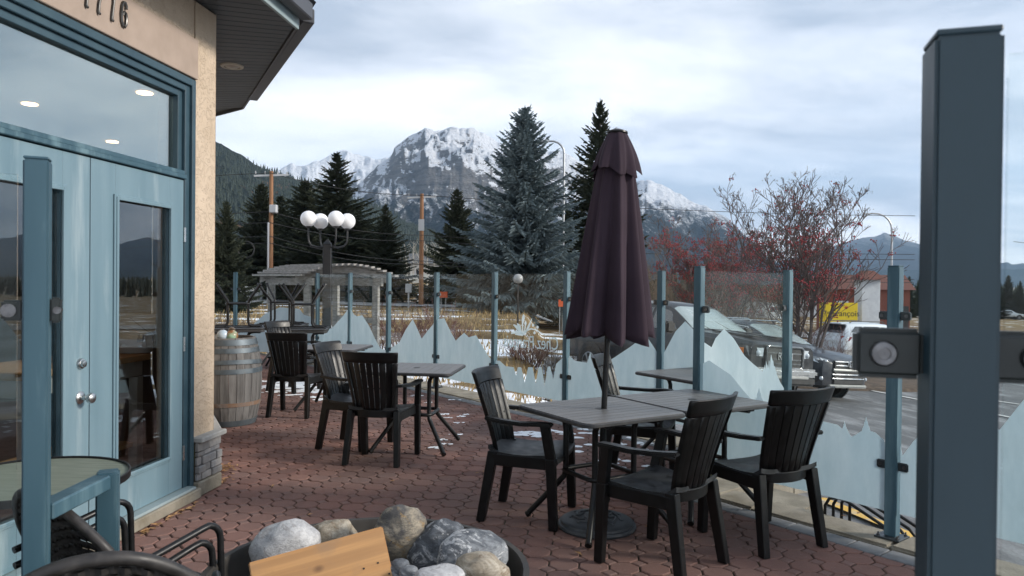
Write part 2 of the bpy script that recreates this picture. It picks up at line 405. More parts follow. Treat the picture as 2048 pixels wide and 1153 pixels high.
def m_asphalt():
    m, t, b, out = newmat('worn_asphalt'); v = coords(t, 'World'); vs = coords(t, 'World', (1.0, .22, 1))
    c = mramp(t, mnoise(t, v, .9, 7), [(.3, (.085,.088,.093)), (.7, (.145,.148,.152))])
    c = mmix(t, mramp(t, mnoise(t, vs, 1.6, 9, .68), [(.49, 0.0), (.62, .7)]), c, (.36,.37,.38))
    c = mmix(t, mramp(t, mnoise(t, v, 90, 3), [(.35, .5), (.6, 0.0)]), c, (.05,.05,.052))
    t.links.new(c, b.inputs['Base Color']); b.inputs['Roughness'].default_value = .8
    mbump(t, b, mnoise(t, v, 110, 3), .4, .006); return m
K['asphalt'] = m_asphalt()
def m_ground():
    m, t, b, out = newmat('dry_grass_ground'); v = coords(t, 'World')
    sp = nd(t, 'ShaderNodeSeparateXYZ'); t.links.new(v, sp.inputs[0])
    c = mramp(t, mnoise(t, v, .35, 8, .65), [(.32, (.14,.095,.05)), (.5, (.235,.165,.085)), (.68, (.33,.255,.14))])
    c = mmix(t, mramp(t, mnoise(t, v, 9, 6, .7), [(.38, .65), (.62, 0.0)]), c, (.09,.065,.04))
    near = mramp(t, mmath(t, 'MULTIPLY', sp.outputs[1], .01), [(.0, .135), (.22, .135), (.28, .02), (1.0, .0)])
    s = mmath(t, 'ADD', mnoise(t, coords(t, 'World', (.55, .8, 1)), .42, 7, .6), near)
    c = mmix(t, mramp(t, s, [(.575, 0.0), (.605, 1.0)]), c, (.80,.83,.88))
    t.links.new(c, b.inputs['Base Color']); b.inputs['Roughness'].default_value = .95; b.inputs['Specular IOR Level'].default_value = .15
    mbump(t, b, mnoise(t, v, 14, 6), .8, .05); return m
K['ground'] = m_ground()
K['road'] = pm('road_asphalt', (.19,.195,.20), (.25,.255,.26), 1.2, rough=.85, kind='World')
K['paint'] = pm('road_paint_white', (.62,.62,.60), (.70,.70,.68), 8, rough=.7, kind='World', worn=(.2,.2,.2), wscale=6, wlo=.55, whi=.68)
K['yellow'] = pm('road_paint_yellow', (.55,.33,.05), (.66,.42,.09), 8, rough=.7, kind='World', worn=(.40,.36,.30), wscale=7, wlo=.5, whi=.66)
K['soil'] = pm('bed_soil', (.055,.04,.03), (.12,.085,.06), 5, rough=.95, kind='World', bump=.8, bscale=12, bdist=.04)
K['decal'] = None
def m_decal():
    m, t, b, out = newmat('etched_frost'); t.nodes.remove(b)
    d = nd(t, 'ShaderNodeBsdfDiffuse'); tl = nd(t, 'ShaderNodeBsdfTranslucent'); tp = nd(t, 'ShaderNodeBsdfTransparent')
    d.inputs[0].default_value = (.60,.69,.745,1); tl.inputs[0].default_value = (.66,.75,.80,1); tp.inputs[0].default_value = (.9,.95,.96,1)
    sm = mnoise(t, coords(t, 'World', (1,1,.35)), 5.5, 8, .65); sm2 = mramp(t, sm, [(.3, (.56,.665,.715)), (.7, (.69,.765,.80))]); t.links.new(sm2, d.inputs[0]); t.links.new(sm2, tl.inputs[0])
    a = nd(t, 'ShaderNodeMixShader'); a.inputs[0].default_value = .52; t.links.new(d.outputs[0], a.inputs[1]); t.links.new(tl.outputs[0], a.inputs[2])
    c = nd(t, 'ShaderNodeMixShader'); t.links.new(mramp(t, sm, [(.3, .14), (.7, .03)]), c.inputs[0]); t.links.new(a.outputs[0], c.inputs[1]); t.links.new(tp.outputs[0], c.inputs[2])
    t.links.new(c.outputs[0], out.inputs[0]); return m
K['decal'] = m_decal()
def m_plank():
    m, t, b, out = newmat('pine_plank'); v = coords(t, 'Object', (1.0, 9.0, 9.0))
    w = nd(t, 'ShaderNodeTexWave', wave_type='BANDS', bands_direction='Z'); w.inputs['Scale'].default_value = .55; w.inputs['Distortion'].default_value = 5
    w.inputs['Detail'].default_value = 3; t.links.new(v, w.inputs[0])
    c = mramp(t, w.outputs['Fac'], [(.2, (.43,.225,.085)), (.8, (.47,.255,.10))])
    c = mmix(t, mramp(t, mnoise(t, coords(t, 'Object', (1.2, 30, 45)), 1.0, 5, .6), [(.42, .55), (.6, 0.0)]), c, (.27,.145,.062))
    vo = nd(t, 'ShaderNodeTexVoronoi'); vo.inputs['Scale'].default_value = 7; t.links.new(coords(t, 'Object', (1.0,1,1.6)), vo.inputs['Vector'])
    c = mmix(t, mramp(t, vo.outputs['Distance'], [(.05, .9), (.17, 0.0)]), c, (.16,.08,.035))
    c = mmix(t, mramp(t, mnoise(t, coords(t, 'Object'), 6, 6), [(.55, 0.0), (.7, .6)]), c, (.24,.16,.10))
    t.links.new(c, b.inputs['Base Color']); b.inputs['Roughness'].default_value = .65; return m
K['plank'] = m_plank()
def m_rock(name, a, b2, vein, s=4):
    m, t, b, out = newmat(name); v = coords(t, 'Object', (1, 1, 2.0))
    c = mramp(t, mnoise(t, v, s*2.2, 9, .62, 1.0), [(.40, a), (.56, b2)])
    c = mmix(t, mramp(t, mnoise(t, v, s*1.2, 10, .7, 2.5), [(.53, 0.0), (.575, .95), (.63, 0.0)]), c, vein)
    c = mmix(t, mramp(t, mnoise(t, v, s*3.5, 9, .75, 1.2), [(.57, 0.0), (.62, .7)]), c, tuple(x*.6 for x in a))
    c = mmix(t, mramp(t, mnoise(t, v, s*22, 4), [(.35, .4), (.55, 0.0)]), c, tuple(x*.55 for x in a))
    t.links.new(c, b.inputs['Base Color']); b.inputs['Roughness'].default_value = .7
    mbump(t, b, mmath(t, 'ADD', mnoise(t, v, s*7, 9, .7), mmath(t, 'MULTIPLY', mnoise(t, v, s*45, 4, .7), .5)), .7, .012); return m
K['rockwhite'] = m_rock('pale_cobble', (.42,.42,.43), (.58,.58,.58), (.30,.28,.27))
K['rocktan'] = m_rock('tan_cobble', (.27,.225,.165), (.47,.42,.34), (.20,.13,.07))
K['rockbrown'] = m_rock('brown_cobble', (.085,.08,.077), (.33,.285,.215), (.30,.20,.09), 3)
K['rockgrey'] = m_rock('grey_cobble', (.05,.056,.066), (.15,.165,.185), (.50,.51,.52))
K['rockblue'] = m_rock('blue_grey_cobble', (.09,.10,.115), (.26,.275,.29), (.70,.70,.70), 5)

# ================================================================ THE SETTING
NX, NY = .782, .623            # fence frame: n points out through the glass, u runs along it, away to the left
UX, UY = -.623, .782
def FN(n, u, z=0.0): return Vector((n*NX+u*UX, n*NY+u*UY, z))
def nu(x, y): return x*NX+y*NY, x*UX+y*UY
def sst(a, b, x): x = min(1, max(0, (x-a)/(b-a))); return x*x*(3-2*x)
def gz(x, y):
    n, u = nu(x, y)
    lot = -.17-.085*min(max(n-5.2, 0), 12.0)-.035*max(0, n-17.2)
    if n > 80: lot = -.17-1.02-.035*62.8-.02*(n-80)
    lot = max(lot, -9.0)
    lawn = -.25-.006*max(0, min(n, 60)-6)
    w = sst(-.5, .5, x-.03*y); z = lawn*(1-w)+lot*w
    r = math.hypot(x, y)
    if r > 30: z += .25*sst(30, 90, r)*noise.noise((x*.03, y*.03, 1.3))
    # the field behind the road climbs a little towards the trees
    z += 2.6*sst(74, 140, y)*(1-sst(0, 40, x))
    return z
def axis(vals):
    o = []
    for a, b, s in vals:
        k = max(1, int(round((b-a)/s))); o += [a+(b-a)*i/k for i in range(k)]
    return o+[vals[-1][1]]
xs = axis([(-9000,-1500,1500),(-1500,-200,100),(-200,-40,8),(-40,-8,2),(-8,-2,.5),(-2,14,.25),(14,40,1.5),(40,240,8),(240,1500,100),(1500,9000,1500)])
ys = axis([(-600,-60,90),(-60,-4,8),(-4,2,1),(2,30,.3),(30,80,1.5),(80,260,6),(260,1600,90),(1600,9000,1200)])
V = [(x, y, gz(x, y)) for y in ys for x in xs]; nx = len(xs)
Q = [(j*nx+i, j*nx+i+1, (j+1)*nx+i+1, (j+1)*nx+i) for j in range(len(ys)-1) for i in range(nx-1)]
structure(np_mesh('ground', V, Q, K['ground'], smooth=True))
def sheet(name, mat, us, ns, keep, dz, smooth=True):
    V = []; Q = []; ix = {}
    for i in range(len(us)-1):
        for j in range(len(ns)-1):
            c = FN((ns[j]+ns[j+1])/2, (us[i]+us[i+1])/2)
            if not keep(c.x, c.y, (ns[j]+ns[j+1])/2): continue
            q = []
            for a, b in ((i, j), (i, j+1), (i+1, j+1), (i+1, j)):
                if (a, b) not in ix:
                    p = FN(ns[b], us[a]); ix[(a, b)] = len(V); V.append((p.x, p.y, gz(p.x, p.y)+dz))
                q.append(ix[(a, b)])
            Q.append(q[::-1])
    return structure(np_mesh(name, V, Q, mat, smooth=smooth))
sheet('parking_lot', K['asphalt'], axis([(-50,-20,2),(-20,20,.4)]), axis([(4.70,26,.4),(26,44,2)]),
      lambda x, y, n: x-.03*y > .35 and n < 44 and y < 40 and not (n < 5.95 and nu(x, y)[1] > 3.55), .03)
# road behind the lawn
rv = []; rq = []
for i, x in enumerate(range(-160, 140, 4)):
    for y in (53.5, 57, 61, 65): rv.append((x, y-.06*x, gz(x, y-.06*x)+.09))
for i in range(74):
    for j in range(3): rq.append((i*4+j, i*4+4+j, i*4+5+j, i*4+1+j))
structure(np_mesh('road', rv, rq, K['road'], smooth=True))
# paint on the lot
def strip(name, a, b, w, mat, dz, seg=12):
    a, b = Vector(a), Vector(b); d = (b-a); s = Vector((-d.y, d.x, 0)).normalized()*w/2; V = []; Q = []
    for i in range(seg+1):
        p = a+d*(i/seg)
        for k in (-1, 1):
            q = p+s*k; V.append((q.x, q.y, gz(q.x, q.y)+dz))
    for i in range(seg): Q.append((2*i, 2*i+1, 2*i+3, 2*i+2))
    return structure(np_mesh(name, V, Q, mat))
strip('yellow_kerb_line', FN(5.66, 3.1), FN(4.98, 1.75), .12, K['yellow'], .05)
for k, (p, q) in enumerate((((1725,752),(2040,800)), ((1725,772),(2040,838)))):
    a = G(*p, -1.15); b = G(*q, -1.15); strip('parking_line', a, b, .10, K['paint'], .05)
for u0 in (-8.5, -5.9, -3.3): strip('parking_line', FN(9, u0), FN(14, u0), .1, K['paint'], .05)

# ---- patio with its pavers
NB_A, NB_B, UJ = 5.46, 4.32, 3.66       # inner edge of the grey border course
DX, DY = .119, .993                      # door wall direction (away from the viewer)
EX, EY = .993, -.119                     # its outward normal
WC = Vector((-2.227, 5.548, 0))          # building corner
W2X, W2Y = -.456, .89
def wl_(s, o, z): return Vector((WC.x-DX*s+EX*o, WC.y-DY*s+EY*o, z))
pm_ = MB()
poly = [FN(5.62, 16), FN(5.62, 3.5), FN(4.48, 3.5), FN(4.48, -4.2), Vector((-2.75, .2, 0)), Vector((-2.3, 4.0, 0)), WC+Vector((0,0,0)), WC+Vector((W2X*10, W2Y*10, 0))]
pm_.prism([(p.x, p.y) for p in poly], -.16, -.011)
patio = structure(pm_.build('patio', K['sand']))
def clip(poly, a, b, c):                 # keep a*x+b*y <= c
    o = []
    for i in range(len(poly)):
        p, q = poly[i], poly[(i+1) % len(poly)]; dp, dq = a*p[0]+b*p[1]-c, a*q[0]+b*q[1]-c
        if dp <= 0: o.append(p)
        if dp*dq < 0: t = dp/(dp-dq); o.append((p[0]+(q[0]-p[0])*t, p[1]+(q[1]-p[1])*t))
    return o
def area(p): return abs(sum(p[i][0]*p[(i+1) % len(p)][1]-p[(i+1) % len(p)][0]*p[i][1] for i in range(len(p))))/2
def tile(mb, poly, z1=0.0, z0=-.03, g=.0042, c=.0055, off=(0, 0)):
    # one paver head: shrink by the joint, chamfer the top edge
    cx = sum(p[0] for p in poly)/len(poly); cy = sum(p[1] for p in poly)/len(poly); n = len(poly)
    def ins(d):
        r = []
        for i in range(n):
            p0, p1, p2 = Vector(poly[i-1]), Vector(poly[i]), Vector(poly[(i+1) % n])
            e1 = (p1-p0); e2 = (p2-p1)
            if e1.length < 1e-6 or e2.length < 1e-6: r.append(tuple(p1)); continue
            e1.normalize(); e2.normalize(); n1 = Vector((-e1.y, e1.x)); n2 = Vector((-e2.y, e2.x)); k = 1+n1.dot(n2)
            q = p1+(n1+n2)*(d/max(k, .3)); r.append((q.x, q.y))
        return r
    a, b = ins(g), ins(g+c)
    vs = [(x-off[0], y-off[1], z0) for x, y in a]+[(x-off[0], y-off[1], z1-c*.8) for x, y in a]+[(x-off[0], y-off[1], z1) for x, y in b]
    fs = []
    for L in (0, 1):
        fs += [(L*n+i, L*n+(i+1) % n, (L+1)*n+(i+1) % n, (L+1)*n+i) for i in range(n)]
    fs.append(tuple(range(2*n, 3*n))); mb.add(vs, fs)
PP = .166; q_ = PP*(1-1/math.sqrt(2))/1.0; h_ = PP/2; k_ = h_*(math.sqrt(2)-1)
OCT = [(h_, -k_), (h_, k_), (k_, h_), (-k_, h_), (-h_, k_), (-h_, -k_), (-k_, -h_), (k_, -h_)]
sq = h_-k_
SQR = [(h_+sq, h_), (h_, h_+sq), (h_-sq, h_), (h_, h_-sq)]
def toW(p, cx, cy): return (cx+p[0]*EX+p[1]*DX, cy+p[0]*EY+p[1]*DY)
full_me = None; cand = []; stuff = MB(); rng = random.Random(3)
for i in range(-60, 60):
    for j in range(-30, 110):
        cx = WC.x+(i*PP)*EX+(j*PP)*DX+.03; cy = WC.y+(i*PP)*EY+(j*PP)*DY
        if cy < 1.4 or cy > 15.5: continue
        px, py = proj((cx, cy, 0))
        if px < -40 or px > 2090 or py > 1215: continue
        n, u = nu(cx, cy); pw = (cx-WC.x)*EX+(cy-WC.y)*EY
        t2 = (cx-WC.x)*W2X+(cy-WC.y)*W2Y
        if cy < 5.6 and pw < -.04: continue
        if cy >= 5.55 and ((cx-WC.x)*W2Y-(cy-WC.y)*W2X) < -.02: continue
        cl = [(NX, NY, NB_A), (-UX, -UY, -UJ)] if u > UJ+.09 and n > NB_B-.1 else [(NX, NY, NB_B)]
        if u > UJ+.09: cl = [(NX, NY, NB_A)]
        polys = []; cut = False
        for shp in (OCT, SQR):
            w = [toW(p, cx, cy) for p in shp]; a0 = area(w)
            for c in cl: w = clip(w, *c) if len(w) >= 3 else w
            if len(w) < 3 or area(w) < a0*.12: cut = True; continue
            if area(w) < a0*.995: cut = True
            polys.append(w)
        if polys: cand.append((cy, cx, polys, cut, px, py))
def vis_score(c):
    cy, cx, polys, cut, px, py = c
    s = 1/(cy*cy*cy)
    if py > 1185 or px < 0 or px > 1840: s *= .05
    if math.hypot(cx+.515, cy-2.7) < .66: s *= .02
    if cy < 3.3 and cx < 0: s *= .1
    return s
cand.sort(key=vis_score, reverse=True)
for idx, (cy, cx, polys, cut, px, py) in enumerate(cand):
    dz = rng.uniform(-.0035, .0015)
    if idx < 300:
        if not cut and full_me is not None: o = link('paver', full_me, None, patio)
        else:
            mb = MB()
            for p in polys: tile(mb, p, off=(cx, cy))
            o = mb.build('paver', K['paver'], patio)
            if not cut: full_me = o.data
        o.location = (cx, cy, dz); o.rotation_euler = (rng.uniform(-.012,.012), rng.uniform(-.012,.012), 0)
    else:
        for p in polys: tile(stuff, p, z1=dz)
stuff.build('paver_field', K['paver'], patio, kind='stuff')
# grey border course, one object per brick
def border(n0, n1, ua, ub, step):
    u = ua
    while u < ub:
        c = FN((n0+n1)/2, u+step/2); px, py = proj(c)
        if -40 < px < 2090 and py < 1230:
            mb = MB(); tile(mb, [(p.x, p.y) for p in (FN(n0, u), FN(n1, u), FN(n1, u+step), FN(n0, u+step))], z1=.001, off=(c.x, c.y))
            o = mb.build('border_paver', K['greypaver'], patio); o.location = (c.x, c.y, rng.uniform(-.003, .001))
        u += step
border(NB_B, 4.475, -1.2, UJ-.1, .2)
border(NB_A, 5.615, UJ-.1, 12.6, .2)
# concrete kerb in blocks
kerb = structure(MB().prism([tuple(FN(a, b).xy) for a, b in ((4.50, 3.5), (4.50, -4), (4.72, -4), (4.72, 3.5))], -.3, -.02).build('kerb', K['concrete']))
def kerbrow(n0, n1, ua, ub, step, z):
    u = ua
    while u < ub-.01:
        e = min(u+step, ub)
        mb = MB(); mb.prism([tuple(FN(a, b).xy) for a, b in ((n0, u+.005), (n1, u+.005), (n1, e-.005), (n0, e-.005))][::-1], -.22, z+rng.uniform(-.006, .006))
        mb.build('kerb_stone', K['concrete'], kerb, bevel=.014, seg=2); u = e
kerbrow(4.485, 4.77, -3.5, 3.28, .92, .012)
kerbrow(5.625, 6.06, 3.30, 14.0, .92, .006)
kerbrow(4.485, 5.62, 3.29, 3.64, .36, .010)
kerbrow(4.775, 5.2, 2.78, 3.285, .5, -.03)
# ---- mountains
def m_mount(name, rock1, rock2, snowlo, snowhi, treeline, treecol, treeamt, warm=(0,0,0), zs=1.0, patch=None):
    m, t, b, out = newmat(name); v = coords(t, 'World'); g = nd(t, 'ShaderNodeNewGeometry')
    sp = nd(t, 'ShaderNodeSeparateXYZ'); t.links.new(v, sp.inputs[0]); sn = nd(t, 'ShaderNodeSeparateXYZ'); t.links.new(g.outputs['Normal'], sn.inputs[0])
    strata = mnoise(t, coords(t, 'World', (.0012, .0012, .028)), 1.0, 6, .6, .4)
    c = mramp(t, strata, [(.36, rock1), (.62, rock2)])
    c = mmix(t, mramp(t, mnoise(t, coords(t, 'World', (.004,.004,.001)), 1.5, 9, .7), [(.4, .5), (.6, 0.0)]), c, tuple(x*.6 for x in rock1))
    nz = mmath(t, 'ADD', mmath(t, 'MULTIPLY', sn.outputs[2], .62), mmath(t, 'MULTIPLY', mnoise(t, coords(t, 'World', (.007,.007,.022)), 1.0, 10, .74), .8))
    nz = mmath(t, 'ADD', nz, mmath(t, 'MULTIPLY', sn.outputs[0], .16))
    alt = mmath(t, 'MULTIPLY', sp.outputs[2], 1.0/1200)
    nz = mmath(t, 'ADD', nz, mmath(t, 'MULTIPLY', mmath(t, 'SUBTRACT', mnoise(t, coords(t, 'World', (.03,.03,.10)), 1.0, 6, .7), .5), .45))
    sv = mmath(t, 'ADD', nz, mmath(t, 'MULTIPLY', alt, .34))
    c = mmix(t, mramp(t, sv, [(snowlo, 0.0), (snowhi, 1.0)]), c, (.74,.77,.82))
    tn = mmath(t, 'SUBTRACT', mnoise(t, coords(t, 'World', (.022,.022,.008)), 1.0, 8, .8), mmath(t, 'MULTIPLY', mmath(t, 'SUBTRACT', alt, treeline), 1.1))
    tn = mmath(t, 'ADD', tn, mmath(t, 'MULTIPLY', mnoise(t, coords(t, 'World', (.0022,.0022,.0022)), 1.0, 4), .5))
    tf = mramp(t, tn, [(.66-treeamt, 0.0), (.84-treeamt, 1.0)])
    tc_ = mramp(t, mnoise(t, coords(t, 'World', (.05,.05,.02)), 1.0, 4, .7), [(.35, tuple(x*.55 for x in treecol)), (.65, treecol)])
    if patch: tc_ = mmix(t, mramp(t, mnoise(t, coords(t, 'World', (.006,.006,.010)), 1.0, 5, .6), [(.57, 0.0), (.66, .8)]), tc_, patch)
    c = mmix(t, tf, c, tc_)
    t.links.new(c, b.inputs['Base Color']); b.inputs['Roughness'].default_value = .95; b.inputs['Specular IOR Level'].default_value = .1
    mbump(t, b, mnoise(t, coords(t, 'World', (.012,.012,.02)), 1.0, 9, .68), 1.0, 70.0); return m
def mountain(name, D0, front, back, prof, mat, seed, nu_=260, nv=80, rough=.16, terr=0.0, zbase=-12, pw=1.25, fr=.0011, jag=1.0):
    p0, p1 = prof[0][0], prof[-1][0]; V = []; Q = []; rows = nv+22
    px_ = np.linspace(p0, p1, nu_); py_ = np.interp(px_, [a for a, b in prof], [b for a, b in prof])
    py_ = py_+np.array([(jag*4*noise.fractal((q*.045, seed, 0), .75, 2.2, 6)) for q in px_])
    for j in range(rows):
        v = j/nv if j <= nv else 1.0
        for i in range(nu_):
            d = ray(px_[i], 563); az = Vector((d.x, d.y, 0)).normalized()
            Dr = D0*(1+.03*noise.noise((px_[i]*.006, seed, 0)))
            dist = Dr-front*(1-v) if j <= nv else Dr+back*(j-nv)/22.0
            x, y = az.x*dist, az.y*dist
            dr = ray(px_[i], py_[i]); hr = CH+dr.z*Dr/math.hypot(dr.x, dr.y)
            if j <= nv:
                s = v**pw; hh = hr-zbase
                wx, wy = x+180*noise.noise((x*.0011, y*.0011, seed)), y+180*noise.noise((x*.0011, y*.0011, seed+4))
                q = Vector((wx*fr, wy*fr*.8, seed))
                rm = noise.ridged_multi_fractal(q, .95, 2.15, 7, 1.0, 2.0)-1.05
                fb = noise.fractal(q*3.1, .8, 2.1, 5)
                env = min(1, v*2.5)*(.16+.84*(1-v)**.6)
                z = zbase+hh*s+hh*rough*env*(rm*.9+fb*.32)
                if terr:
                    w = terr*hh; ph = z/w+.6*noise.noise((x*.0016, y*.0016, seed+9))
                    z += w*.62*math.sin(2*math.pi*ph)/(2*math.pi)*min(1, v*2)
                z = min(z, CH+(hr-CH)*dist/Dr-(1-v)*hh*.02) if v < 1 else hr
            else: z = hr-(hr-zbase)*((j-nv)/22.0)**1.2
            V.append((x, y, z))
    for j in range(rows-1):
        for i in range(nu_-1):
            a = j*nu_+i; Q.append((a, a+1, a+nu_+1, a+nu_))
    o = structure(np_mesh(name, V, Q, mat, smooth=True)); return o, np.array(V).reshape(rows, nu_, 3)
mA = m_mount('limestone_peak', (.135,.13,.128), (.27,.255,.24), .975, 1.16, .24, (.018,.026,.028), .13)
mA2 = m_mount('limestone_ridge', (.135,.13,.128), (.27,.255,.24), .985, 1.15, .30, (.018,.026,.028), .15)
mB = m_mount('far_snow_peak', (.22,.215,.21), (.38,.365,.345), .92, 1.06, .12, (.02,.028,.026), .12)
mC = m_mount('forested_hill', (.24,.16,.10), (.34,.25,.17), 1.25, 1.35, .60, (.026,.036,.024), .26, patch=(.20,.115,.06))
mD = m_mount('blue_far_range', (.17,.17,.175), (.26,.26,.26), 1.0, 1.14, .36, (.018,.026,.028), .2)
mountain('mountain_peak', 5600, 2700, 1500, [(560,560),(600,520),(640,470),(676,420),(700,382),(722,364),(755,331),(782,311),(787,296),(812,276),(832,262),(850,257),(866,263),(905,255),(945,258),(975,272),(1005,289),(1060,300),(1125,303),(1160,325),(1200,352),(1250,392),(1310,450),(1380,540)], mA, 3.1, 420, 150, .42, .06, pw=1.1)
mountain('snowy_ridge', 8200, 2600, 1200, [(430,520),(500,410),(545,352),(566,334),(580,327),(596,333),(612,330),(640,322),(664,309),(680,303),(700,306),(722,312),(746,318),(778,318),(800,335),(860,420),(900,520)], mB, 8.4, 260, 90, .36, .04, pw=1.1)
mountain('right_mountain', 6800, 2900, 1400, [(1080,545),(1150,480),(1200,430),(1250,384),(1274,362),(1291,358),(1308,366),(1330,376),(1375,398),(1410,414),(1450,436),(1468,448),(1482,463),(1500,482),(1540,520),(1600,556),(1660,566)], mA2, 14.7, 300, 100, .34, .05, pw=1.1)
mountain('far_range', 13000, 5000, 2000, [(1440,560),(1500,540),(1560,522),(1640,500),(1690,484),(1740,474),(1758,472),(1768,466),(1782,472),(1810,480),(1850,492),(1920,508),(1990,526),(2048,529),(2140,515),(2260,480),(2380,505),(2520,455),(2700,492),(2900,430),(3200,520)], mD, 21.3, 380, 80, .34, .03, pw=1.1, fr=.0006)
hill, HV = mountain('forested_hill', 2300, 1500, 600, [(150,150),(300,205),(380,250),(430,283),(470,305),(520,334),(560,352),(600,362),(650,373),(700,396),(760,420),(830,452),(900,484),(1000,522),(1120,548),(1250,560)], mC, 30.2, 220, 80, .10, fr=.0016)
# trees on the hill and in the valley: too many to count
def cones(name, pts, hs, mat, seed=1):
    r = np.random.RandomState(seed); n = len(pts); pts = np.asarray(pts); hs = np.asarray(hs); k = 5
    V = []; F = []
    th = np.arange(k)*2*np.pi/k
    base = np.zeros((n, 2*k+2, 3)); rr = hs*r.uniform(.15, .22, n); ph = r.uniform(0, 6, n)
    for j in range(k):
        base[:, j, 0] = rr*np.cos(th[j]+ph); base[:, j, 1] = rr*np.sin(th[j]+ph); base[:, j, 2] = .02*hs
        base[:, k+j, 0] = .62*rr*np.cos(th[j]+ph+.6); base[:, k+j, 1] = .62*rr*np.sin(th[j]+ph+.6); base[:, k+j, 2] = .42*hs
    base[:, 2*k, 2] = .66*hs; base[:, 2*k+1, 2] = hs
    base += pts[:, None, :]
    tri = [(j, (j+1) % k, 2*k) for j in range(k)]+[(k+j, k+(j+1) % k, 2*k+1) for j in range(k)]
    F = (np.array(tri)[None]+(np.arange(n)*(2*k+2))[:, None, None]).reshape(-1, 3)
    return np_mesh(name, base.reshape(-1, 3), F, mat, kind='stuff')
r_ = np.random.RandomState(5); pts = []; hs = []
Hh = HV[:81]
while len(pts) < 13000:
    j = int(80*r_.uniform(.05, 1)); i = r_.randint(0, 219); p = Hh[min(j, 80), i]+(0, 0, 0)
    x, y = p[0]+r_.normal(0, 9), p[1]+r_.normal(0, 9)
    if noise.noise((p[0]*.004, p[1]*.004, p[2]*.006)) > .26: continue
    if noise.noise((p[0]*.011, p[1]*.011, p[2]*.012+4)) > .36: continue
    pts.append((x, y, p[2]-1.5)); hs.append(r_.uniform(9, 20))
cones('hillside_forest', pts, hs, K['pinefar'], 2)
pts = []; hs = []
while len(pts) < 3800:
    px = r_.uniform(330, 3000); D = r_.uniform(170, 1100); d = ray(px, 563); x, y = d.x*D, d.y*D
    if noise.noise((x*.008, y*.008, 7.0)) < -.12: continue
    if px > 1500 and D < 330: continue
    pts.append((x, y, gz(x, y)-.5)); hs.append(r_.uniform(7, 15)*(1.0 if px < 1500 else .9))
cones('valley_forest', pts, hs, K['pinefar'], 4)
# ================================================================ THE BUILDING
bld = thing('cafe_building', 'tan stucco building with teal double doors and dark soffit at left edge', 'building', (WC.x, WC.y, 0))
def bput(mb, name, mat, parent=bld, **k):
    # everything of the building is modelled in world coordinates, then moved under its empty
    mb.v = [tuple(Vector(v)-WC) for v in mb.v] if parent is bld else mb.v
    return mb.build(name, mat, parent, **k)
def wbox(s0, s1, o0, o1, z0, z1):
    return [wl_(s0,o0,z0), wl_(s1,o0,z0), wl_(s1,o1,z0), wl_(s0,o1,z0), wl_(s0,o0,z1), wl_(s1,o0,z1), wl_(s1,o1,z1), wl_(s0,o1,z1)]
def wadd(mb, *a): mb.hexa([Vector(p)-WC for p in wbox(*a)]); return mb
def bb(name, mat, parent, boxes, **k):
    mb = MB()
    for a in boxes: wadd(mb, *a)
    return mb.build(name, mat, parent, **k)
S_END = 4.6
# stucco: corner pier, lintel above the opening, and the second wall past the corner
mb = MB()
wadd(mb, 0, .30, -.28, 0, .10, 3.53); wadd(mb, .30, S_END, -.28, 0, 2.96, 3.53)
mb.build('stucco_wall', K['stucco'], bld, bevel=.012, seg=2)
mb = MB(); a = Vector((0,0,0)); w2 = Vector((W2X, W2Y, 0)); nn = Vector((-W2Y, W2X, 0))
p = [a+w2*.004+nn*.002, a+w2*7, a+w2*7+nn*.28, a+w2*.004+nn*.28]
mb.hexa([q+Vector((0,0,.10)) for q in p]+[q+Vector((0,0,3.53)) for q in p]); mb.build('stucco_wall', K['stucco'], bld)
# smooth address band with numerals 1716
band = bb('address_band', K['band'], bld, [(.285, S_END, .001, .022, 2.965, 3.245)], bevel=.004)
K['numeral'] = pm('numeral_metal', (.06,.058,.055), (.10,.095,.09), 30, rough=.35, metal=.6)
def numeral(strokes, s, z):
    mb = MB()
    for st in strokes:
        mb.tube([wl_(s-x*.15, .032, z+y*.15)-WC for x, y in st], .0085, 8)
    mb.build('numeral', K['numeral'], bld, smooth=True)
one = [[(.02,.36),(.10,.46),(.12,.5),(.10,.2),(.03,-.2),(0,-.45),(.02,-.5),(.07,-.5)]]
seven = [[(-.14,.36),(-.12,.46),(.0,.44),(.16,.5),(.1,.2),(.0,-.1),(-.04,-.44),(-.01,-.5),(.04,-.5)]]
six = [[(.15,.24),(.16,.36),(.08,.48),(-.03,.46),(-.11,.3),(-.15,0),(-.13,-.3),(-.04,-.48),(.06,-.5),(.15,-.36),(.17,-.12),(.12,.06),(.03,.09),(-.05,.0),(-.05,-.06)]]
for g, s in ((one, 1.45), (seven, 1.345), (one, 1.235), (six, 1.127)): numeral(g, s, 3.13)
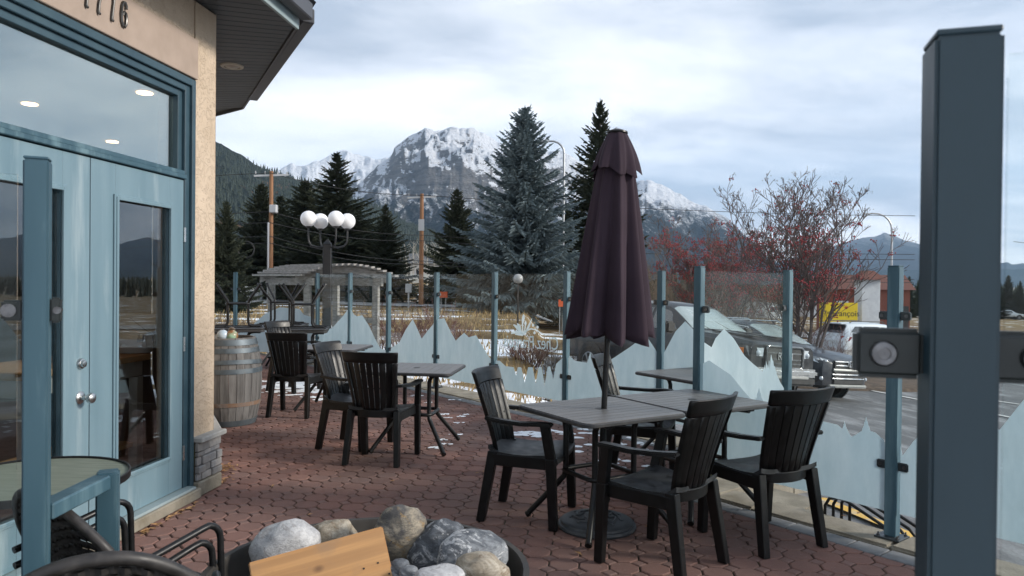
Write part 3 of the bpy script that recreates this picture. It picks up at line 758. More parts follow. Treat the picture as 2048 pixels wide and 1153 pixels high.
# stone veneer base with ledge, concrete foot
bb('concrete_foot', K['concrete'], bld, [(-.02, .30, -.26, .055, 0.001, .105), (.30, S_END, -.30, .075, 0.001, .075)], bevel=.008)
led = MB(); wadd(led, -.055, .292, -.26, .075, .385, .425); led.build('ledge', K['ledge'], bld, bevel=.008)
ven = bb('stone_veneer', K['sand'], bld, [(-.005, .29, -.25, .012, .106, .384)])
rs = random.Random(11); z = .108
while z < .375:
    h = min(rs.uniform(.035, .075), .384-z)
    if .384-z-h < .03: h = .384-z
    s = -.032
    while s < .288:
        w = rs.uniform(.07, .19); e = min(s+w, .288)
        if .288-e < .04: e = .288
        bb('stone', K['stone'], ven, [(s+.002, e-.002, .010, .038+rs.uniform(-.008, .016), z+.002, z+h-.002)], bevel=.006)
        s = e
    s = -.02                     # returns on the second wall
    st = MB(); q0 = -nn*.02
    for k in range(2):
        c0 = w2*(.03+.16*k)-nn*(.02); c1 = w2*(.03+.16*(k+1)-.004)-nn*(.02)
        st.hexa([c0+Vector((0,0,z+.002)), c1+Vector((0,0,z+.002)), c1+nn*.06+Vector((0,0,z+.002)), c0+nn*.06+Vector((0,0,z+.002)),
                 c0+Vector((0,0,z+h-.002)), c1+Vector((0,0,z+h-.002)), c1+nn*.06+Vector((0,0,z+h-.002)), c0+nn*.06+Vector((0,0,z+h-.002))])
        st.build('stone', K['stone'], ven, bevel=.006); st = MB()
    z += h
lg2 = MB(); c0, c1 = w2*.012-nn*.06, w2*1.2-nn*.06
lg2.hexa([c0+Vector((0,0,.387)), c1+Vector((0,0,.387)), c1+nn*.1+Vector((0,0,.387)), c0+nn*.1+Vector((0,0,.387)),
          c0+Vector((0,0,.424)), c1+Vector((0,0,.424)), c1+nn*.1+Vector((0,0,.424)), c0+nn*.1+Vector((0,0,.424))]); lg2.build('ledge', K['ledge'], bld, bevel=.008)
# door frame, transom
bb('door_frame', K['tealdark'], bld, [(.302, .345, -.10, .016, .076, 2.955), (.345, .400, -.11, -.006, .076, 2.92), (.3455, S_END, -.10, .016, 2.905, 2.955), (.401, S_END, -.11, -.006, 2.86, 2.904)], bevel=.004)
bb('door_sill', K['fascia'], bld, [(.346, S_END, -.12, .06, .0755, .094)], bevel=.003)
tr = bb('transom_window', K['teal'], bld, [(.401, S_END, -.10, .012, 2.245, 2.275), (.401, S_END, -.10, -.004, 2.2755, 2.305)], bevel=.004)
bb('transom_stop', K['tealdark'], tr, [(.401, .45, -.10, -.03, 2.306, 2.859), (.4505, S_END, -.10, -.03, 2.815, 2.859)], bevel=.003)
bb('pane', K['transomglass'], tr, [(.451, S_END, -.072, -.066, 2.306, 2.814)])
def door(s0, s1, right):
    # hollow panel around the light
    g0, g1 = (s0+.165, s1-.215) if right else (s0+.215, s1-.165)
    gz0, gz1 = .345, 2.035
    d = bb('door', K['door'], bld, [(s0, g0, -.055, -.010, .098, 2.238), (g1, s1, -.055, -.010, .098, 2.238),
                                    (g0+.0002, g1-.0002, -.055, -.010, .098, gz0), (g0+.0002, g1-.0002, -.055, -.010, gz1, 2.238)], bevel=.002)
    m = []
    for w, o in ((.034, .012), (.020, .020)):
        a0, a1, b0, b1 = g0-.022+(.034-w), g1+.022-(.034-w), gz0-.022+(.034-w), gz1+.022-(.034-w)
        m += [(a0, a0+w, -.0102, o-.010, b0, b1), (a1-w, a1, -.0102, o-.010, b0, b1), (a0+w+.0003, a1-w-.0003, -.0102, o-.010, b0, b0+w), (a0+w+.0003, a1-w-.0003, -.0102, o-.010, b1-w, b1)]
    bb('window_moulding', K['door'], d, m, bevel=.003)
    bb('window_stop', K['tealdark'], d, [(g0, g0+.014, -.0545, -.012, gz0, gz1), (g1-.014, g1, -.0545, -.012, gz0, gz1)])
    bb('pane', K['doorglass'], d, [(g0+.0145, g1-.0145, -.036, -.030, gz0, gz1)])
    return d
dr = door(.410, 1.350, True); dl = door(1.358, 2.300, False); door(2.315, 3.26, True)
bb('astragal', K['tealdark'], dl, [(1.3505, 1.3575, -.05, -.022, .1, 2.236)])
for zz in (.34, 1.10, 1.86):
    mb = MB()
    mb.tube([wl_(.405, -.002, zz-.05)-WC, wl_(.405, -.002, zz+.05)-WC], .008, 8); mb.build('hinge', K['steel'], dr, smooth=True)
mb = MB(); wadd(mb, .4115, .44, -.0098, -.007, .30, .38)
def revolve(name, mat, par, s, z, prof):   # turned about the wall's normal
    mb = MB(); n = 20; vs = []; fs = []; c = wl_(s, 0, z)-WC; ev = Vector((EX, EY, 0)); dv = Vector((DX, DY, 0)); uz = Vector((0,0,1))
    for r, o in prof:
        for j in range(n):
            t = 2*math.pi*j/n; vs.append(c+ev*o+(dv*math.cos(t)+uz*math.sin(t))*r)
    for i in range(len(prof)-1):
        for j in range(n): fs.append((i*n+j, i*n+(j+1) % n, (i+1)*n+(j+1) % n, (i+1)*n+j))
    fs.append(tuple(range((len(prof)-1)*n, len(prof)*n))); mb.add(vs, fs); return mb.build(name, mat, par, smooth=True, ang=40)
revolve('door_knob', K['steel'], dl, 1.43, .885, [(.036,-.012),(.036,-.006),(.030,0),(.014,.004),(.012,.03),(.02,.036),(.028,.046),(.030,.058),(.027,.068),(.016,.075),(.002,.077)])
revolve('deadbolt', K['steel'], dl, 1.43, 1.075, [(.032,-.012),(.031,-.004),(.027,.004),(.020,.006),(.018,.018),(.012,.02),(.002,.02)])
# interior, seen dimly through the glass
inn = MB()
ev_ = Vector((EX, EY, 0)); dv_ = Vector((DX, DY, 0))
rm_ = [dv_*-4.5-ev_*.31, dv_*-.31-ev_*.31, w2*.3+nn*.30, w2*6.5+nn*.30, w2*6.5+nn*5.2, dv_*-4.5-ev_*5.0]
inn.prism([(q.x, q.y) for q in rm_], .002, .0745)
inn.build('interior_floor', K['roomfloor'], bld)
mb = MB(); mb.prism([(q.x, q.y) for q in rm_], 3.0, 3.08); mb.build('interior_ceiling', pm('interior_ceiling', (.30,.28,.25), None, rough=.8), bld)
for qa_, qb_ in ((rm_[3], rm_[4]), (rm_[4], rm_[5]), (rm_[5], rm_[0])):
    mb = MB(); mb.beam(qa_+Vector((0,0,1.53)), qb_+Vector((0,0,1.53)), .06, 2.9); mb.build('interior_wall', K['room'], bld)
for px, py in ((180,100),(290,188),(225,285),(232,289)):
    c = G(px, py, 2.99)-WC
    if px == 232: c = G(60, 210, 2.99)-WC
    mb = MB(); mb.lathe([(.002,0),(.055,0),(.058,.008)], 20, c); mb.build('pot_light', K['potglow'], bld)
# soffit, fascia, gutter
ZS = 3.53
pA = G(592, 47, ZS); pB = G(484, 216, ZS); pC = G(420, 233, ZS); pZ = pA-Vector((DX, DY, 0))*4.4
sof = MB()
def flat(mb, pts, z0, z1): mb.prism([(p.x-WC.x, p.y-WC.y) for p in pts], z0, z1)
flat(sof, [wl_(4.4,-.2,0), pZ, pA, pB, pC, WC+Vector((W2X*6-1.2, W2Y*6, 0)), WC+Vector((-.25,.0,0))], ZS+.02, ZS+.04)
soffit = sof.build('soffit', K['soffit'], bld)
def panels(a0, a1, b0, b1, n, zo):
    for i in range(n):
        f0, f1 = i/n, (i+.90)/n
        q = [a0.lerp(a1, f0), b0.lerp(b1, f0), b0.lerp(b1, f1), a0.lerp(a1, f1)]
        mb = MB(); flat(mb, q, ZS, ZS+.019); mb.build('soffit_panel', K['soffit'], soffit)
wA = wl_(4.4, .003, 0); WCo = WC+Vector((EX*.003, EY*.003, 0))
panels(wA, WCo, pZ.xy.to_3d(), pA.xy.to_3d(), 40, 0)
wB = WC+Vector((W2X, W2Y, 0))*3.55+Vector((.003,0,0))
panels(WCo, wB, pA.xy.to_3d(), pB.xy.to_3d(), 30, 0)
def vert(mb, pts, z0, z1, t=.02):
    for a, b in zip(pts, pts[1:]):
        a, b = a.xy.to_3d()-WC, b.xy.to_3d()-WC; a.z = b.z = 0; d = (b-a).normalized(); o = Vector((d.y, -d.x, 0))*t
        mb.hexa([q+Vector((0,0,z0)) for q in (a, b, b+o, a+o)]+[q+Vector((0,0,z1)) for q in (a, b, b+o, a+o)])
f = MB(); vert(f, [pZ, pA], ZS-.05, ZS+.16, .025); f.build('fascia_board', K['fascia'], bld, bevel=.003)
f = MB(); vert(f, [pA-Vector((-.01,0,0)), pB, pC], ZS-.015, ZS+.17, .02); f.build('fascia_board', K['gutter'], bld)
f = MB(); vert(f, [pZ+Vector((.03,0,0)), pA+Vector((.035,.0,0))], ZS+.02, ZS+.15, .10); f.build('gutter', K['gutter'], bld, bevel=.01)
pB2 = pA.lerp(pB, .90); f = MB(); vert(f, [pA+Vector((.035,.03,0)), pB2+Vector((.03,.0,0))], ZS+.02, ZS+.14, .10); f.build('gutter', K['gutter'], bld, bevel=.01)
f = MB(); ro = [pZ+Vector((.14,0,0)), pA+Vector((.15,.02,0)), pB+Vector((.12,.1,0)), pC+Vector((0,.15,0))]
cr = WC+Vector((-3.2, .5, 0))
f.add([Vector((p.x-WC.x, p.y-WC.y, ZS+.17)) for p in ro]+[Vector((cr.x-WC.x, cr.y-WC.y, ZS+2.0)), Vector((cr.x-WC.x-.5, cr.y-WC.y-5, ZS+2.0))], [(0,1,4,5),(1,2,4),(2,3,4)])
f.build('roof', K['shingle'], bld)
lc = G(464, 132, ZS)-WC
mb = MB(); mb.lathe([(.105,.0),(.10,-.012),(.072,-.014),(.07,-.002),(.002,-.002)], 24, (lc.x, lc.y, ZS), cap=False); rl = mb.build('soffit_light', K['trimring'], bld, smooth=True)
mb = MB(); mb.lathe([(.066,-.003),(.05,-.016),(.002,-.02)], 20, (lc.x, lc.y, ZS), cap=False); mb.build('lens', K['lens'], rl, smooth=True)
# inside: a worktable with a pail on it
def inp(px, py, inset):     # pixel -> plane parallel to the wall
    d = ray(px, py); o = Vector((0,0,CH)); k = (WC.x*EX+WC.y*EY-inset); t = (k-(o.x*EX+o.y*EY))/(d.x*EX+d.y*EY); return o+d*t
tp = inp(300, 722, .62); sT = -((tp.x-WC.x)*DX+(tp.y-WC.y)*DY); rzw = math.atan2(EY, EX)
wt = thing('work_table', 'grey worktable with thick wooden top seen inside through right door glass', 'table', (tp.x, tp.y, .076), rzw)
mb = MB(); mb.box((-.32, -.62, .865), (.62, 1.3, .045)); mb.build('tabletop', K['butcher'], wt, bevel=.004)
mb = MB(); mb.box((-.32, -.62, .78), (.54, 1.2, .11)); mb.build('apron', K['legwhite'], wt)
for x, y in ((-.07,-.07),(-.57,-.07),(-.07,-1.17),(-.57,-1.17)):
    mb = MB(); mb.box((x, y, .36), (.07, .07, .72)); mb.build('leg', K['legwhite'], wt)
mb = MB(); mb.box((-.32, -.62, .2), (.5, 1.1, .03)); mb.build('shelf', K['butcher'], wt)
bk = inp(271, 705, .80)
pl = thing('pail', 'white plastic pail with wire handle on the worktable behind the door glass', 'pail', (bk.x, bk.y, .9645), rzw)
mb = MB(); mb.lathe([(.002,.002),(.118,.002),(.122,.008),(.138,.26),(.146,.262),(.146,.275),(.140,.277),(.140,.295),(.147,.297),(.147,.305),(.136,.305),(.118,.012),(.002,.012)], 28, cap=False); mb.build('bucket', K['pail'], pl, smooth=True, ang=50)
mb = MB(); mb.tube([(.147*math.cos(a)*1.0, .147*math.sin(a), .285+.0*a) if False else (.05+.10*math.sin(math.pi*k/10), -.147+.294*k/10, .285-.13*math.sin(math.pi*k/10)) for k, a in enumerate(range(11))], .0035, 6); mb.build('handle', K['steel'], pl, smooth=True)
mb = MB()
for a0, a1, z0, z1 in ((-.9,-.45,.09,.15),(.15,.75,.09,.13)):
    for i in range(4):
        a, b = a0+(a1-a0)*i/4, a0+(a1-a0)*(i+1)/4; r0, r1 = .1275, .1295
        mb.add([(r0*math.cos(a), r0*math.sin(a), z0), (r0*math.cos(b), r0*math.sin(b), z0), (r1*1.008*math.cos(b), r1*1.008*math.sin(b), z1), (r1*1.008*math.cos(a), r1*1.008*math.sin(a), z1)], [(0,1,2,3)])
mb.build('print', K['pailprint'], pl)

# ================================================================ FURNITURE
def make_chair():
    t = thing('armchair', 'x', 'chair')
    def hw(z): return .172+.06*(z-.44)/.48
    def yb(z): return -.185-.135*max(0.0, (z-.44)/.48)**1.15
    def bp(fx, z, off=0): w = hw(z); return Vector((fx*w, yb(z)+.055*fx*fx-.012+off, z))
    def panel(f0, f1, z0, z1, th, name, par, n=6, nx_=1, mat=K['resin'], bev=.003):
        mb = MB(); vs = []; fs = []
        for o in (0, 1):
            for i in range(n+1):
                for k in range(nx_+1):
                    vs.append(bp(f0+(f1-f0)*k/nx_, z0+(z1-z0)*i/n, -th*o))
        a = (n+1)*(nx_+1); idx = lambda o, i, k: o*a+i*(nx_+1)+k
        for i in range(n):
            for k in range(nx_):
                fs += [(idx(0,i,k), idx(0,i,k+1), idx(0,i+1,k+1), idx(0,i+1,k)), (idx(1,i,k), idx(1,i+1,k), idx(1,i+1,k+1), idx(1,i,k+1))]
            fs += [(idx(0,i,0), idx(0,i+1,0), idx(1,i+1,0), idx(1,i,0)), (idx(0,i,nx_), idx(1,i,nx_), idx(1,i+1,nx_), idx(0,i+1,nx_))]
        for k in range(nx_):
            fs += [(idx(0,0,k), idx(1,0,k), idx(1,0,k+1), idx(0,0,k+1)), (idx(0,n,k), idx(0,n,k+1), idx(1,n,k+1), idx(1,n,k))]
        mb.add(vs, fs); return mb.build(name, mat, par, smooth=True, bevel=bev, ang=40)
    back = panel(-1.0, 1.0, .835, .925, .026, 'top_rail', t, 3, 10, bev=.006)
    for sgn in (-1, 1): panel(sgn*.86 if sgn > 0 else -1.0, 1.0 if sgn > 0 else -.86, .43, .834, .028, 'back_stile', t, 6, 1)
    ns = 7
    for i in range(ns):
        f0 = -.845+1.69*i/ns; panel(f0+.014, f0+1.69/ns-.014, .445, .834, .014, 'back_slat', t, 5, 1, bev=.002)
    panel(-.98, .98, .385, .444, .024, 'lower_rail', t, 2, 8, bev=.004)
    # a thin rib across the slats
    panel(-.845, .845, .62, .632, .007, 'back_rib', t, 1, 8, bev=0)
    # dished seat with grooves
    mb = MB(); n, m = 9, 8; vs = []; fs = []
    for o in (0, 1):
        for j in range(m+1):
            for i in range(n+1):
                fx = -1+2*i/n; fy = j/m; w = .205+.035*fy; y = -.20+.45*fy
                z = .432-.018*math.sin(math.pi*min(1, fy*1.15))+.016*abs(fx)**4+(.0 if fy < .85 else -.02*(fy-.85)/.15)
                if fy < .12: z += .03*(1-fy/.12)
                vs.append((fx*w, y, z-.026*o))
    a = (n+1)*(m+1)
    for j in range(m):
        for i in range(n):
            k = j*(n+1)+i; fs += [(k, k+1, k+n+2, k+n+1), (a+k, a+k+n+1, a+k+n+2, a+k+1)]
    for i in range(n): fs += [(i, a+i, a+i+1, i+1), (m*(n+1)+i, m*(n+1)+i+1, a+m*(n+1)+i+1, a+m*(n+1)+i)]
    for j in range(m):
        k = j*(n+1); fs += [(k, k+n+1, a+k+n+1, a+k), (k+n, a+k+n, a+k+2*n+1, k+2*n+1)]
    mb.add(vs, fs); seat = mb.build('seat', K['resin_dust'], t, smooth=True, ang=35)
    ap = MB()
    ap.beam((-.228, .215, .392), (.228, .215, .392), .022, .055); ap.build('apron', K['resin'], t, bevel=.004)
    for sg in (-1, 1):
        ap = MB(); ap.beam((sg*.205, -.19, .388), (sg*.236, .215, .392), .022, .07); ap.build('apron', K['resin'], t, bevel=.004)
        # front leg up to the arm, slightly splayed
        mb = MB(); mb.hexa([(sg*.250-.021,.232-.026,0),(sg*.250+.021,.232-.026,0),(sg*.250+.021,.232+.026,0),(sg*.250-.021,.232+.026,0),
                            (sg*.252-.023,.212-.03,.43),(sg*.252+.023,.212-.03,.43),(sg*.252+.023,.212+.03,.43),(sg*.252-.023,.212+.03,.43)])
        mb.hexa([(sg*.252-.0228,.212-.0298,.4302),(sg*.252+.0228,.212-.0298,.4302),(sg*.252+.0228,.212+.0298,.4302),(sg*.252-.0228,.212+.0298,.4302),
                 (sg*.268-.02,.178-.028,.632),(sg*.268+.02,.178-.028,.632),(sg*.268+.02,.178+.028,.632),(sg*.268-.02,.178+.028,.632)])
        mb.build('leg', K['resin'], t, bevel=.004)
        mb = MB(); mb.hexa([(sg*.215-.021,-.24-.027,0),(sg*.215+.021,-.24-.027,0),(sg*.215+.021,-.24+.027,0),(sg*.215-.021,-.24+.027,0),
                            (sg*.192-.024,-.168-.032,.44),(sg*.192+.024,-.168-.032,.44),(sg*.192+.024,-.168+.032,.44),(sg*.192-.024,-.168+.032,.44)])
        mb.build('leg', K['resin'], t, bevel=.004)
        mb = MB(); vs = []; fs = []; pts = [(sg*.215, -.215, .648, .026), (sg*.248, -.10, .640, .027), (sg*.27, .03, .636, .029), (sg*.274, .14, .642, .031), (sg*.270, .225, .640, .030)]
        for x, y, z, w in pts: vs += [(x-w, y, z-.014), (x+w, y, z-.014), (x+w, y, z+.010), (x-w, y, z+.010)]
        for i in range(len(pts)-1):
            for k in range(4): fs.append((i*4+k, i*4+(k+1) % 4, i*4+4+(k+1) % 4, i*4+4+k))
        fs += [(3,2,1,0), tuple(range(16, 20))]; mb.add(vs, fs); mb.build('arm', K['resin'], t, bevel=.006, seg=2)
    return t
chair0 = make_chair(); used = [False]
def chair(x, y, dx, dy, label, snowy=False):
    o = copy_tree(chair0) if used[0] else chair0; used[0] = True
    o.location = (x, y, 0.002); o.scale = (1.05, 1.05, 1.04); o.rotation_euler = (0, 0, face_dir(dx, dy)); o['label'] = label; o['group'] = 'black slatted armchairs on the patio'
    return o
def make_table():
    t = thing('patio_table', 'x', 'table'); T = .80
    mb = MB(); mb.prism(rrect(T, T, .07, 6), .715, .738); top = mb.build('tabletop', K['tedge'], t, bevel=.004)
    n = 10; w = (T-.03)/n; rr = rrect(T-.022, T-.022, .06, 5)
    for i in range(n):
        x0, x1 = -T/2+.015+i*w+.002, -T/2+.015+(i+1)*w-.002
        pl_ = clip(clip(rr, 1, 0, x1), -1, 0, -x0)
        mb = MB(); mb.prism(pl_, .7385, .7425); mb.build('tabletop_slat', K['tslat'], top)
    mb = MB(); mb.lathe([(.002,.7428),(.03,.7428),(.033,.7445),(.022,.7446),(.02,.7432),(.002,.7432)], 20, cap=False); mb.build('hole_cap', K['tedge'], top)
    for sx in (-1, 1):
        for sy in (-1, 1):
            c = .155
            pts = [(sx*.34, sy*.19, .700), (sx*.25, sy*.17, .700), (sx*.205, sy*.162, .695), (sx*.172, sy*.157, .675), (sx*c, sy*c, .635), (sx*c, sy*c, .5), (sx*c, sy*c, .33), (sx*(c+.006), sy*(c+.006), .295), (sx*(c+.03), sy*(c+.03), .255), (sx*.335, sy*.335, .021)]
            mb = MB(); mb.tube(pts, .019, 10); lg = mb.build('leg', K['blackmetal'], t, smooth=True, ang=60)
            mb = MB(); mb.tube([(sx*.325, sy*.325, .03), (sx*.338, sy*.338, .018)], .0215, 10); mb.build('foot_cap', K['resin'], lg, smooth=True)
    mb = MB(); R = rrect(.352, .352, .05, 4); mb.tube([(x, y, .335) for x, y in R+R[:1]], .016, 8, cap=False); mb.build('brace_ring', K['blackmetal'], t, smooth=True, ang=60)
    mb = MB()
    for sgn in (-1, 1): mb.beam((-.37, sgn*.19, .707), (.37, sgn*.19, .707), .03, .015)
    mb.build('under_rail', K['blackmetal'], t)
    return t
table0 = make_table(); tused = [False]
def table(x, y, dx, dy, label, z=0.002, flip=False, grp='square slatted patio tables'):
    o = copy_tree(table0) if tused[0] else table0; tused[0] = True
    o.location = (x, y, z); o.rotation_euler = (math.pi if flip else 0, 0, math.atan2(dy, dx)); o['label'] = label; o['group'] = grp
    return o
AB = (.857, .515)
T1 = Vector((.575, 4.765, 0)); T2 = T1+Vector((AB[0], AB[1], 0))*.815
table(T1.x, T1.y, AB[1]*-1, AB[0], 'grey slatted square table with the closed purple umbrella standing through its middle')
table(T2.x, T2.y, AB[1]*-1, AB[0], 'grey slatted square table pushed against the umbrella table, on its right')
table(1.66, 6.66, AB[1]*-1, AB[0], 'square table in the fence corner, partly behind the corner post')
table(-.88, 6.90, .993, -.119, 'grey square table beside the fence, in front of the two facing armchairs')
table(-2.17, 8.98, .993, -.119, 'square table behind the armchair nearest the barrel')
stk = [(-4.42, 11.95, .35), (-3.99, 12.85, .1), (-3.36, 11.9, .2)]
nm = ['left end of the row of stacked tables', 'back of the row of stacked tables', 'right end of the row of stacked tables']
for (x, y, a), s in zip(stk, nm):
    table(x, y, math.cos(a), math.sin(a), 'upright square table carrying another at the '+s, grp='stacked patio tables')
    table(x, y, math.cos(a), math.sin(a), 'upside down square table, legs up, at the '+s, z=.7465+.7465, flip=True, grp='stacked patio tables')
chair(-2.48, 8.54, .10, .99, 'black slatted armchair next to the barrel, back to the viewer')
chair(-1.46, 6.93, .95, -.28, 'black slatted armchair seen from its side, facing the fence side table')
chair(-1.13, 6.43, .15, .99, 'black slatted armchair in front of the fence side table, back to the viewer')
chair(.12, 4.94, .955, -.30, 'black slatted armchair at the left corner of the umbrella table, facing right')
chair(1.02, 5.93, .93, -.36, 'black slatted armchair behind the umbrella pole, on the far side of the paired tables')
chair(.86, 4.13, -.72, .69, 'nearest black slatted armchair, back to the viewer, in front of the paired tables')
chair(1.55, 4.52, -.42, .91, 'rightmost black slatted armchair, back to the viewer, nearest the glass fence')
chair(-3.05, 10.35, .9, -.42, 'black slatted armchair half hidden behind the barrel, beside the snow')
# ---- umbrella
ub = thing('umbrella', 'closed dark purple patio umbrella on a black pole', 'umbrella', (T1.x, T1.y, .05)); ub.rotation_euler = (rad(-.4), rad(2.2), 0)
mb = MB(); mb.tube([(0,0,.02),(0,0,2.46)], .019, 16); mb.build('pole', K['blackmetal'], ub, smooth=True, ang=60)
def canopy(z0, z1, rfun, ph, deep, nz=26, hem=.05, N=8):
    n = N*14; vs = []; fs = []
    for o in (0, 1):
        for i in range(nz+1):
            f = i/nz
            for j in range(n):
                th = 2*math.pi*j/n; a = N*th+ph
                w = math.sin(a+.75*math.sin(a)); fold = deep*(.25+.75*(1-f))
                r = rfun(f)*(1+fold*w+.05*math.sin(3*th+1.3)*(1-f)+.035*math.sin(5*th+.4+2*f)) - .004*o
                z = z0+(z1-z0)*f + (hem*(-w)*.5+.03*math.sin(2*th+.6))*(1-f)**3
                vs.append((r*math.cos(th+.10*(1-f)*w), r*math.sin(th+.10*(1-f)*w), z))
    a = (nz+1)*n
    for i in range(nz):
        for j in range(n):
            k = i*n+j; l = i*n+(j+1) % n; fs += [(k, l, l+n, k+n), (a+k, a+k+n, a+l+n, a+l)]
    for j in range(n): fs.append((j, a+j, a+(j+1) % n, (j+1) % n))
    mb = MB(); mb.add(vs, fs); return mb
cn = canopy(1.165, 2.38, lambda f: .155*(1-f)**.75+.08, .4, .30, hem=.05); cn.build('canopy', K['umb'], ub, smooth=True, ang=75)
cn = canopy(2.215, 2.475, lambda f: .092*(1-f)+.058+.012*math.sin(math.pi*f), 1.2, .13, 10, hem=.035, N=8); cn.build('vent_tier', K['umb'], ub, smooth=True, ang=75)
mb = MB(); mb.lathe([(.004,2.466),(.062,2.466),(.068,2.474),(.066,2.484),(.045,2.492),(.02,2.50),(.004,2.505)], 24, cap=False); mb.build('cap', K['resin'], ub, smooth=True)
for k in range(8):
    a = 2*math.pi*k/8+.2; mb = MB(); mb.tube([(.03*math.cos(a), .03*math.sin(a), 2.40), (.10*math.cos(a), .10*math.sin(a), 1.24)], .006, 6); mb.build('rib', K['blackmetal'], ub)
bs = thing('umbrella_stand', 'round dark grey cast umbrella base with raised scroll pattern under table', 'umbrella base', (T1.x-.02, T1.y-.06, .002))
mb = MB(); mb.lathe([(.004,0),(.245,0),(.25,.012),(.244,.026),(.232,.03),(.228,.042),(.215,.050),(.19,.054),(.10,.072),(.05,.082),(.045,.1),(.004,.1)], 48, cap=False); mb.build('disc', K['castiron'], bs, smooth=True, ang=30)
for k in range(9):
    a = 2*math.pi*k/9; sp = []
    for i in range(13):
        t_ = i/12; r = .085+.085*t_; b_ = a+.42*math.sin(t_*5.5); z = .0785-.022*t_
        sp.append((r*math.cos(b_), r*math.sin(b_), z))
    mb = MB(); mb.tube(sp, [.0105-.004*abs(2*i/12-1) for i in range(13)], 6); mb.build('scroll', K['castiron'], bs, smooth=True)
mb = MB(); mb.lathe([(.035,.098),(.033,.30),(.028,.31),(.028,.36),(.022,.36),(.022,.1)], 20, cap=False); mb.build('sleeve', K['castiron'], bs, smooth=True)
# ---- barrel
bx, by = -3.05, 7.98
br = thing('barrel', 'weathered grey oak wine barrel with steel hoops standing against the building corner', 'barrel', (bx, by, .002))
HB, RB, RE = .93, .345, .275
def brad(z): f = (z-HB/2)/(HB/2); return RE+(RB-RE)*(1-f*f)
ns = 26
for k in range(ns):
    a0, a1 = 2*math.pi*k/ns+.006, 2*math.pi*(k+1)/ns-.006; mb = MB(); vs = []; fs = []; n = 10; jit = random.uniform(-.002, .002)
    for o in (0, .025):
        for i in range(n+1):
            z = HB*i/n
            for a in (a0, a1): r = brad(z)-o+jit; vs.append((r*math.cos(a), r*math.sin(a), z))
    b_ = 2*(n+1)
    for i in range(n):
        q = 2*i; fs += [(q, q+1, q+3, q+2), (b_+q, b_+q+2, b_+q+3, b_+q+1), (q, q+2, b_+q+2, b_+q), (q+1, b_+q+1, b_+q+3, q+3)]
    fs += [(0, b_, b_+1, 1), (2*n, 2*n+1, b_+2*n+1, b_+2*n)]; mb.add(vs, fs); mb.build('stave', K['barrelwood'], br, smooth=True, ang=30)
mb = MB(); mb.lathe([(.004,HB-.035),(RE-.022,HB-.035),(RE-.022,HB-.06),(.004,HB-.06)], 32, cap=False); mb.build('head', K['barrelhead'], br)
for z, h, mt, tilt in ((.035,.06,'hoop',0),(.235,.042,'hooprust',.0),(.585,.05,'hoop',.0),(.655,.045,'hoop',.09),(.80,.05,'hoop',0),(.885,.06,'hoop',0)):
    mb = MB(); mb.lathe([(brad(z-h/2)+.0015,-h/2),(brad(z-h/2)+.005,-h/2),(brad(z+h/2)+.005,h/2),(brad(z+h/2)+.0015,h/2)], 40, cap=False)
    if tilt: mb.v = [(x*1.006, y*1.006, zz+tilt*(-.9*y+.5*x)) for x, y, zz in mb.v]
    o = mb.build('hoop', K[mt], br, smooth=True, ang=30); o.location = (0, 0, z)
ball = thing('garden_ornament', 'small glazed brown and green pot on top of the barrel', 'ornament', (bx+.085, by-.14, HB-.033))
mb = MB(); mb.lathe([(.004,0),(.04,0),(.06,.03),(.066,.06),(.055,.09),(.035,.105),(.033,.115),(.004,.115)], 20, cap=False)
mb.build('pot', pm('glaze', (.22,.11,.05), (.30,.46,.32), 3.0, rough=.25, lo=.47, hi=.53), ball, smooth=True)
mb = MB(); mb.lathe([(.004,.115),(.03,.115),(.034,.13),(.018,.145),(.004,.15)], 16, cap=False); mb.build('lid', pm('glaze_dark', (.06,.045,.03), (.14,.10,.07), 6, rough=.3), ball, smooth=True)
gb = thing('glass_ornament', 'pale blue glass float on top of the barrel by the wall', 'ornament', (bx+.0, by-.17, HB-.033))
mb = MB(); mb.sphere((0,0,.062), .06, 18, 12); mb.build('float', pm('blue_glaze', (.30,.40,.50), (.52,.58,.62), 5, rough=.15), gb, smooth=True)
mb = MB(); mb.lathe([(.004,.121),(.016,.12),(.016,.135),(.004,.136)], 12, cap=False); mb.build('stopper', K['zinc'], gb, smooth=True)
# ---- fire pit
fx, fy = -.515, 2.70
fp = thing('fire_pit', 'round dark steel fire pit bowl filled with cobbles', 'fire pit', (fx, fy, .002))
mb = MB(); mb.lathe([(.40,.12),(.52,.20),(.572,.34),(.578,.485),(.590,.492),(.590,.502),(.568,.502),(.562,.49),(.556,.35),(.50,.24),(.38,.20),(.004,.20),(.004,.12)], 64, cap=False); mb.build('bowl', K['steelbowl'], fp, smooth=True, ang=30)
mb = MB(); mb.lathe([(.30,0),(.34,0),(.30,.119),(.27,.119)], 40, cap=False); mb.build('stand', K['steelbowl'], fp, smooth=True, ang=30)
def m_gravel(): return pm('lava_gravel', (.10,.105,.11), (.24,.25,.26), 3, rough=.9, rand=.3, island=True, kind='World')
K['gravel'] = m_gravel(); mb = MB(); rg = random.Random(4)
for i in range(420):
    r = .52*math.sqrt(rg.random()); a = rg.uniform(0, 6.283); s = rg.uniform(.014, .03)
    b0 = len(mb.v); mb.sphere((r*math.cos(a), r*math.sin(a), .30+rg.uniform(0, .03)), s, 6, 4, (rg.uniform(.8,1.3), rg.uniform(.8,1.3), rg.uniform(.6,.9)))
mb.lathe([(.004,.30),(.54,.30),(.54,.22)], 32, cap=False); mb.build('gravel_fill', K['gravel'], fp, kind='stuff')
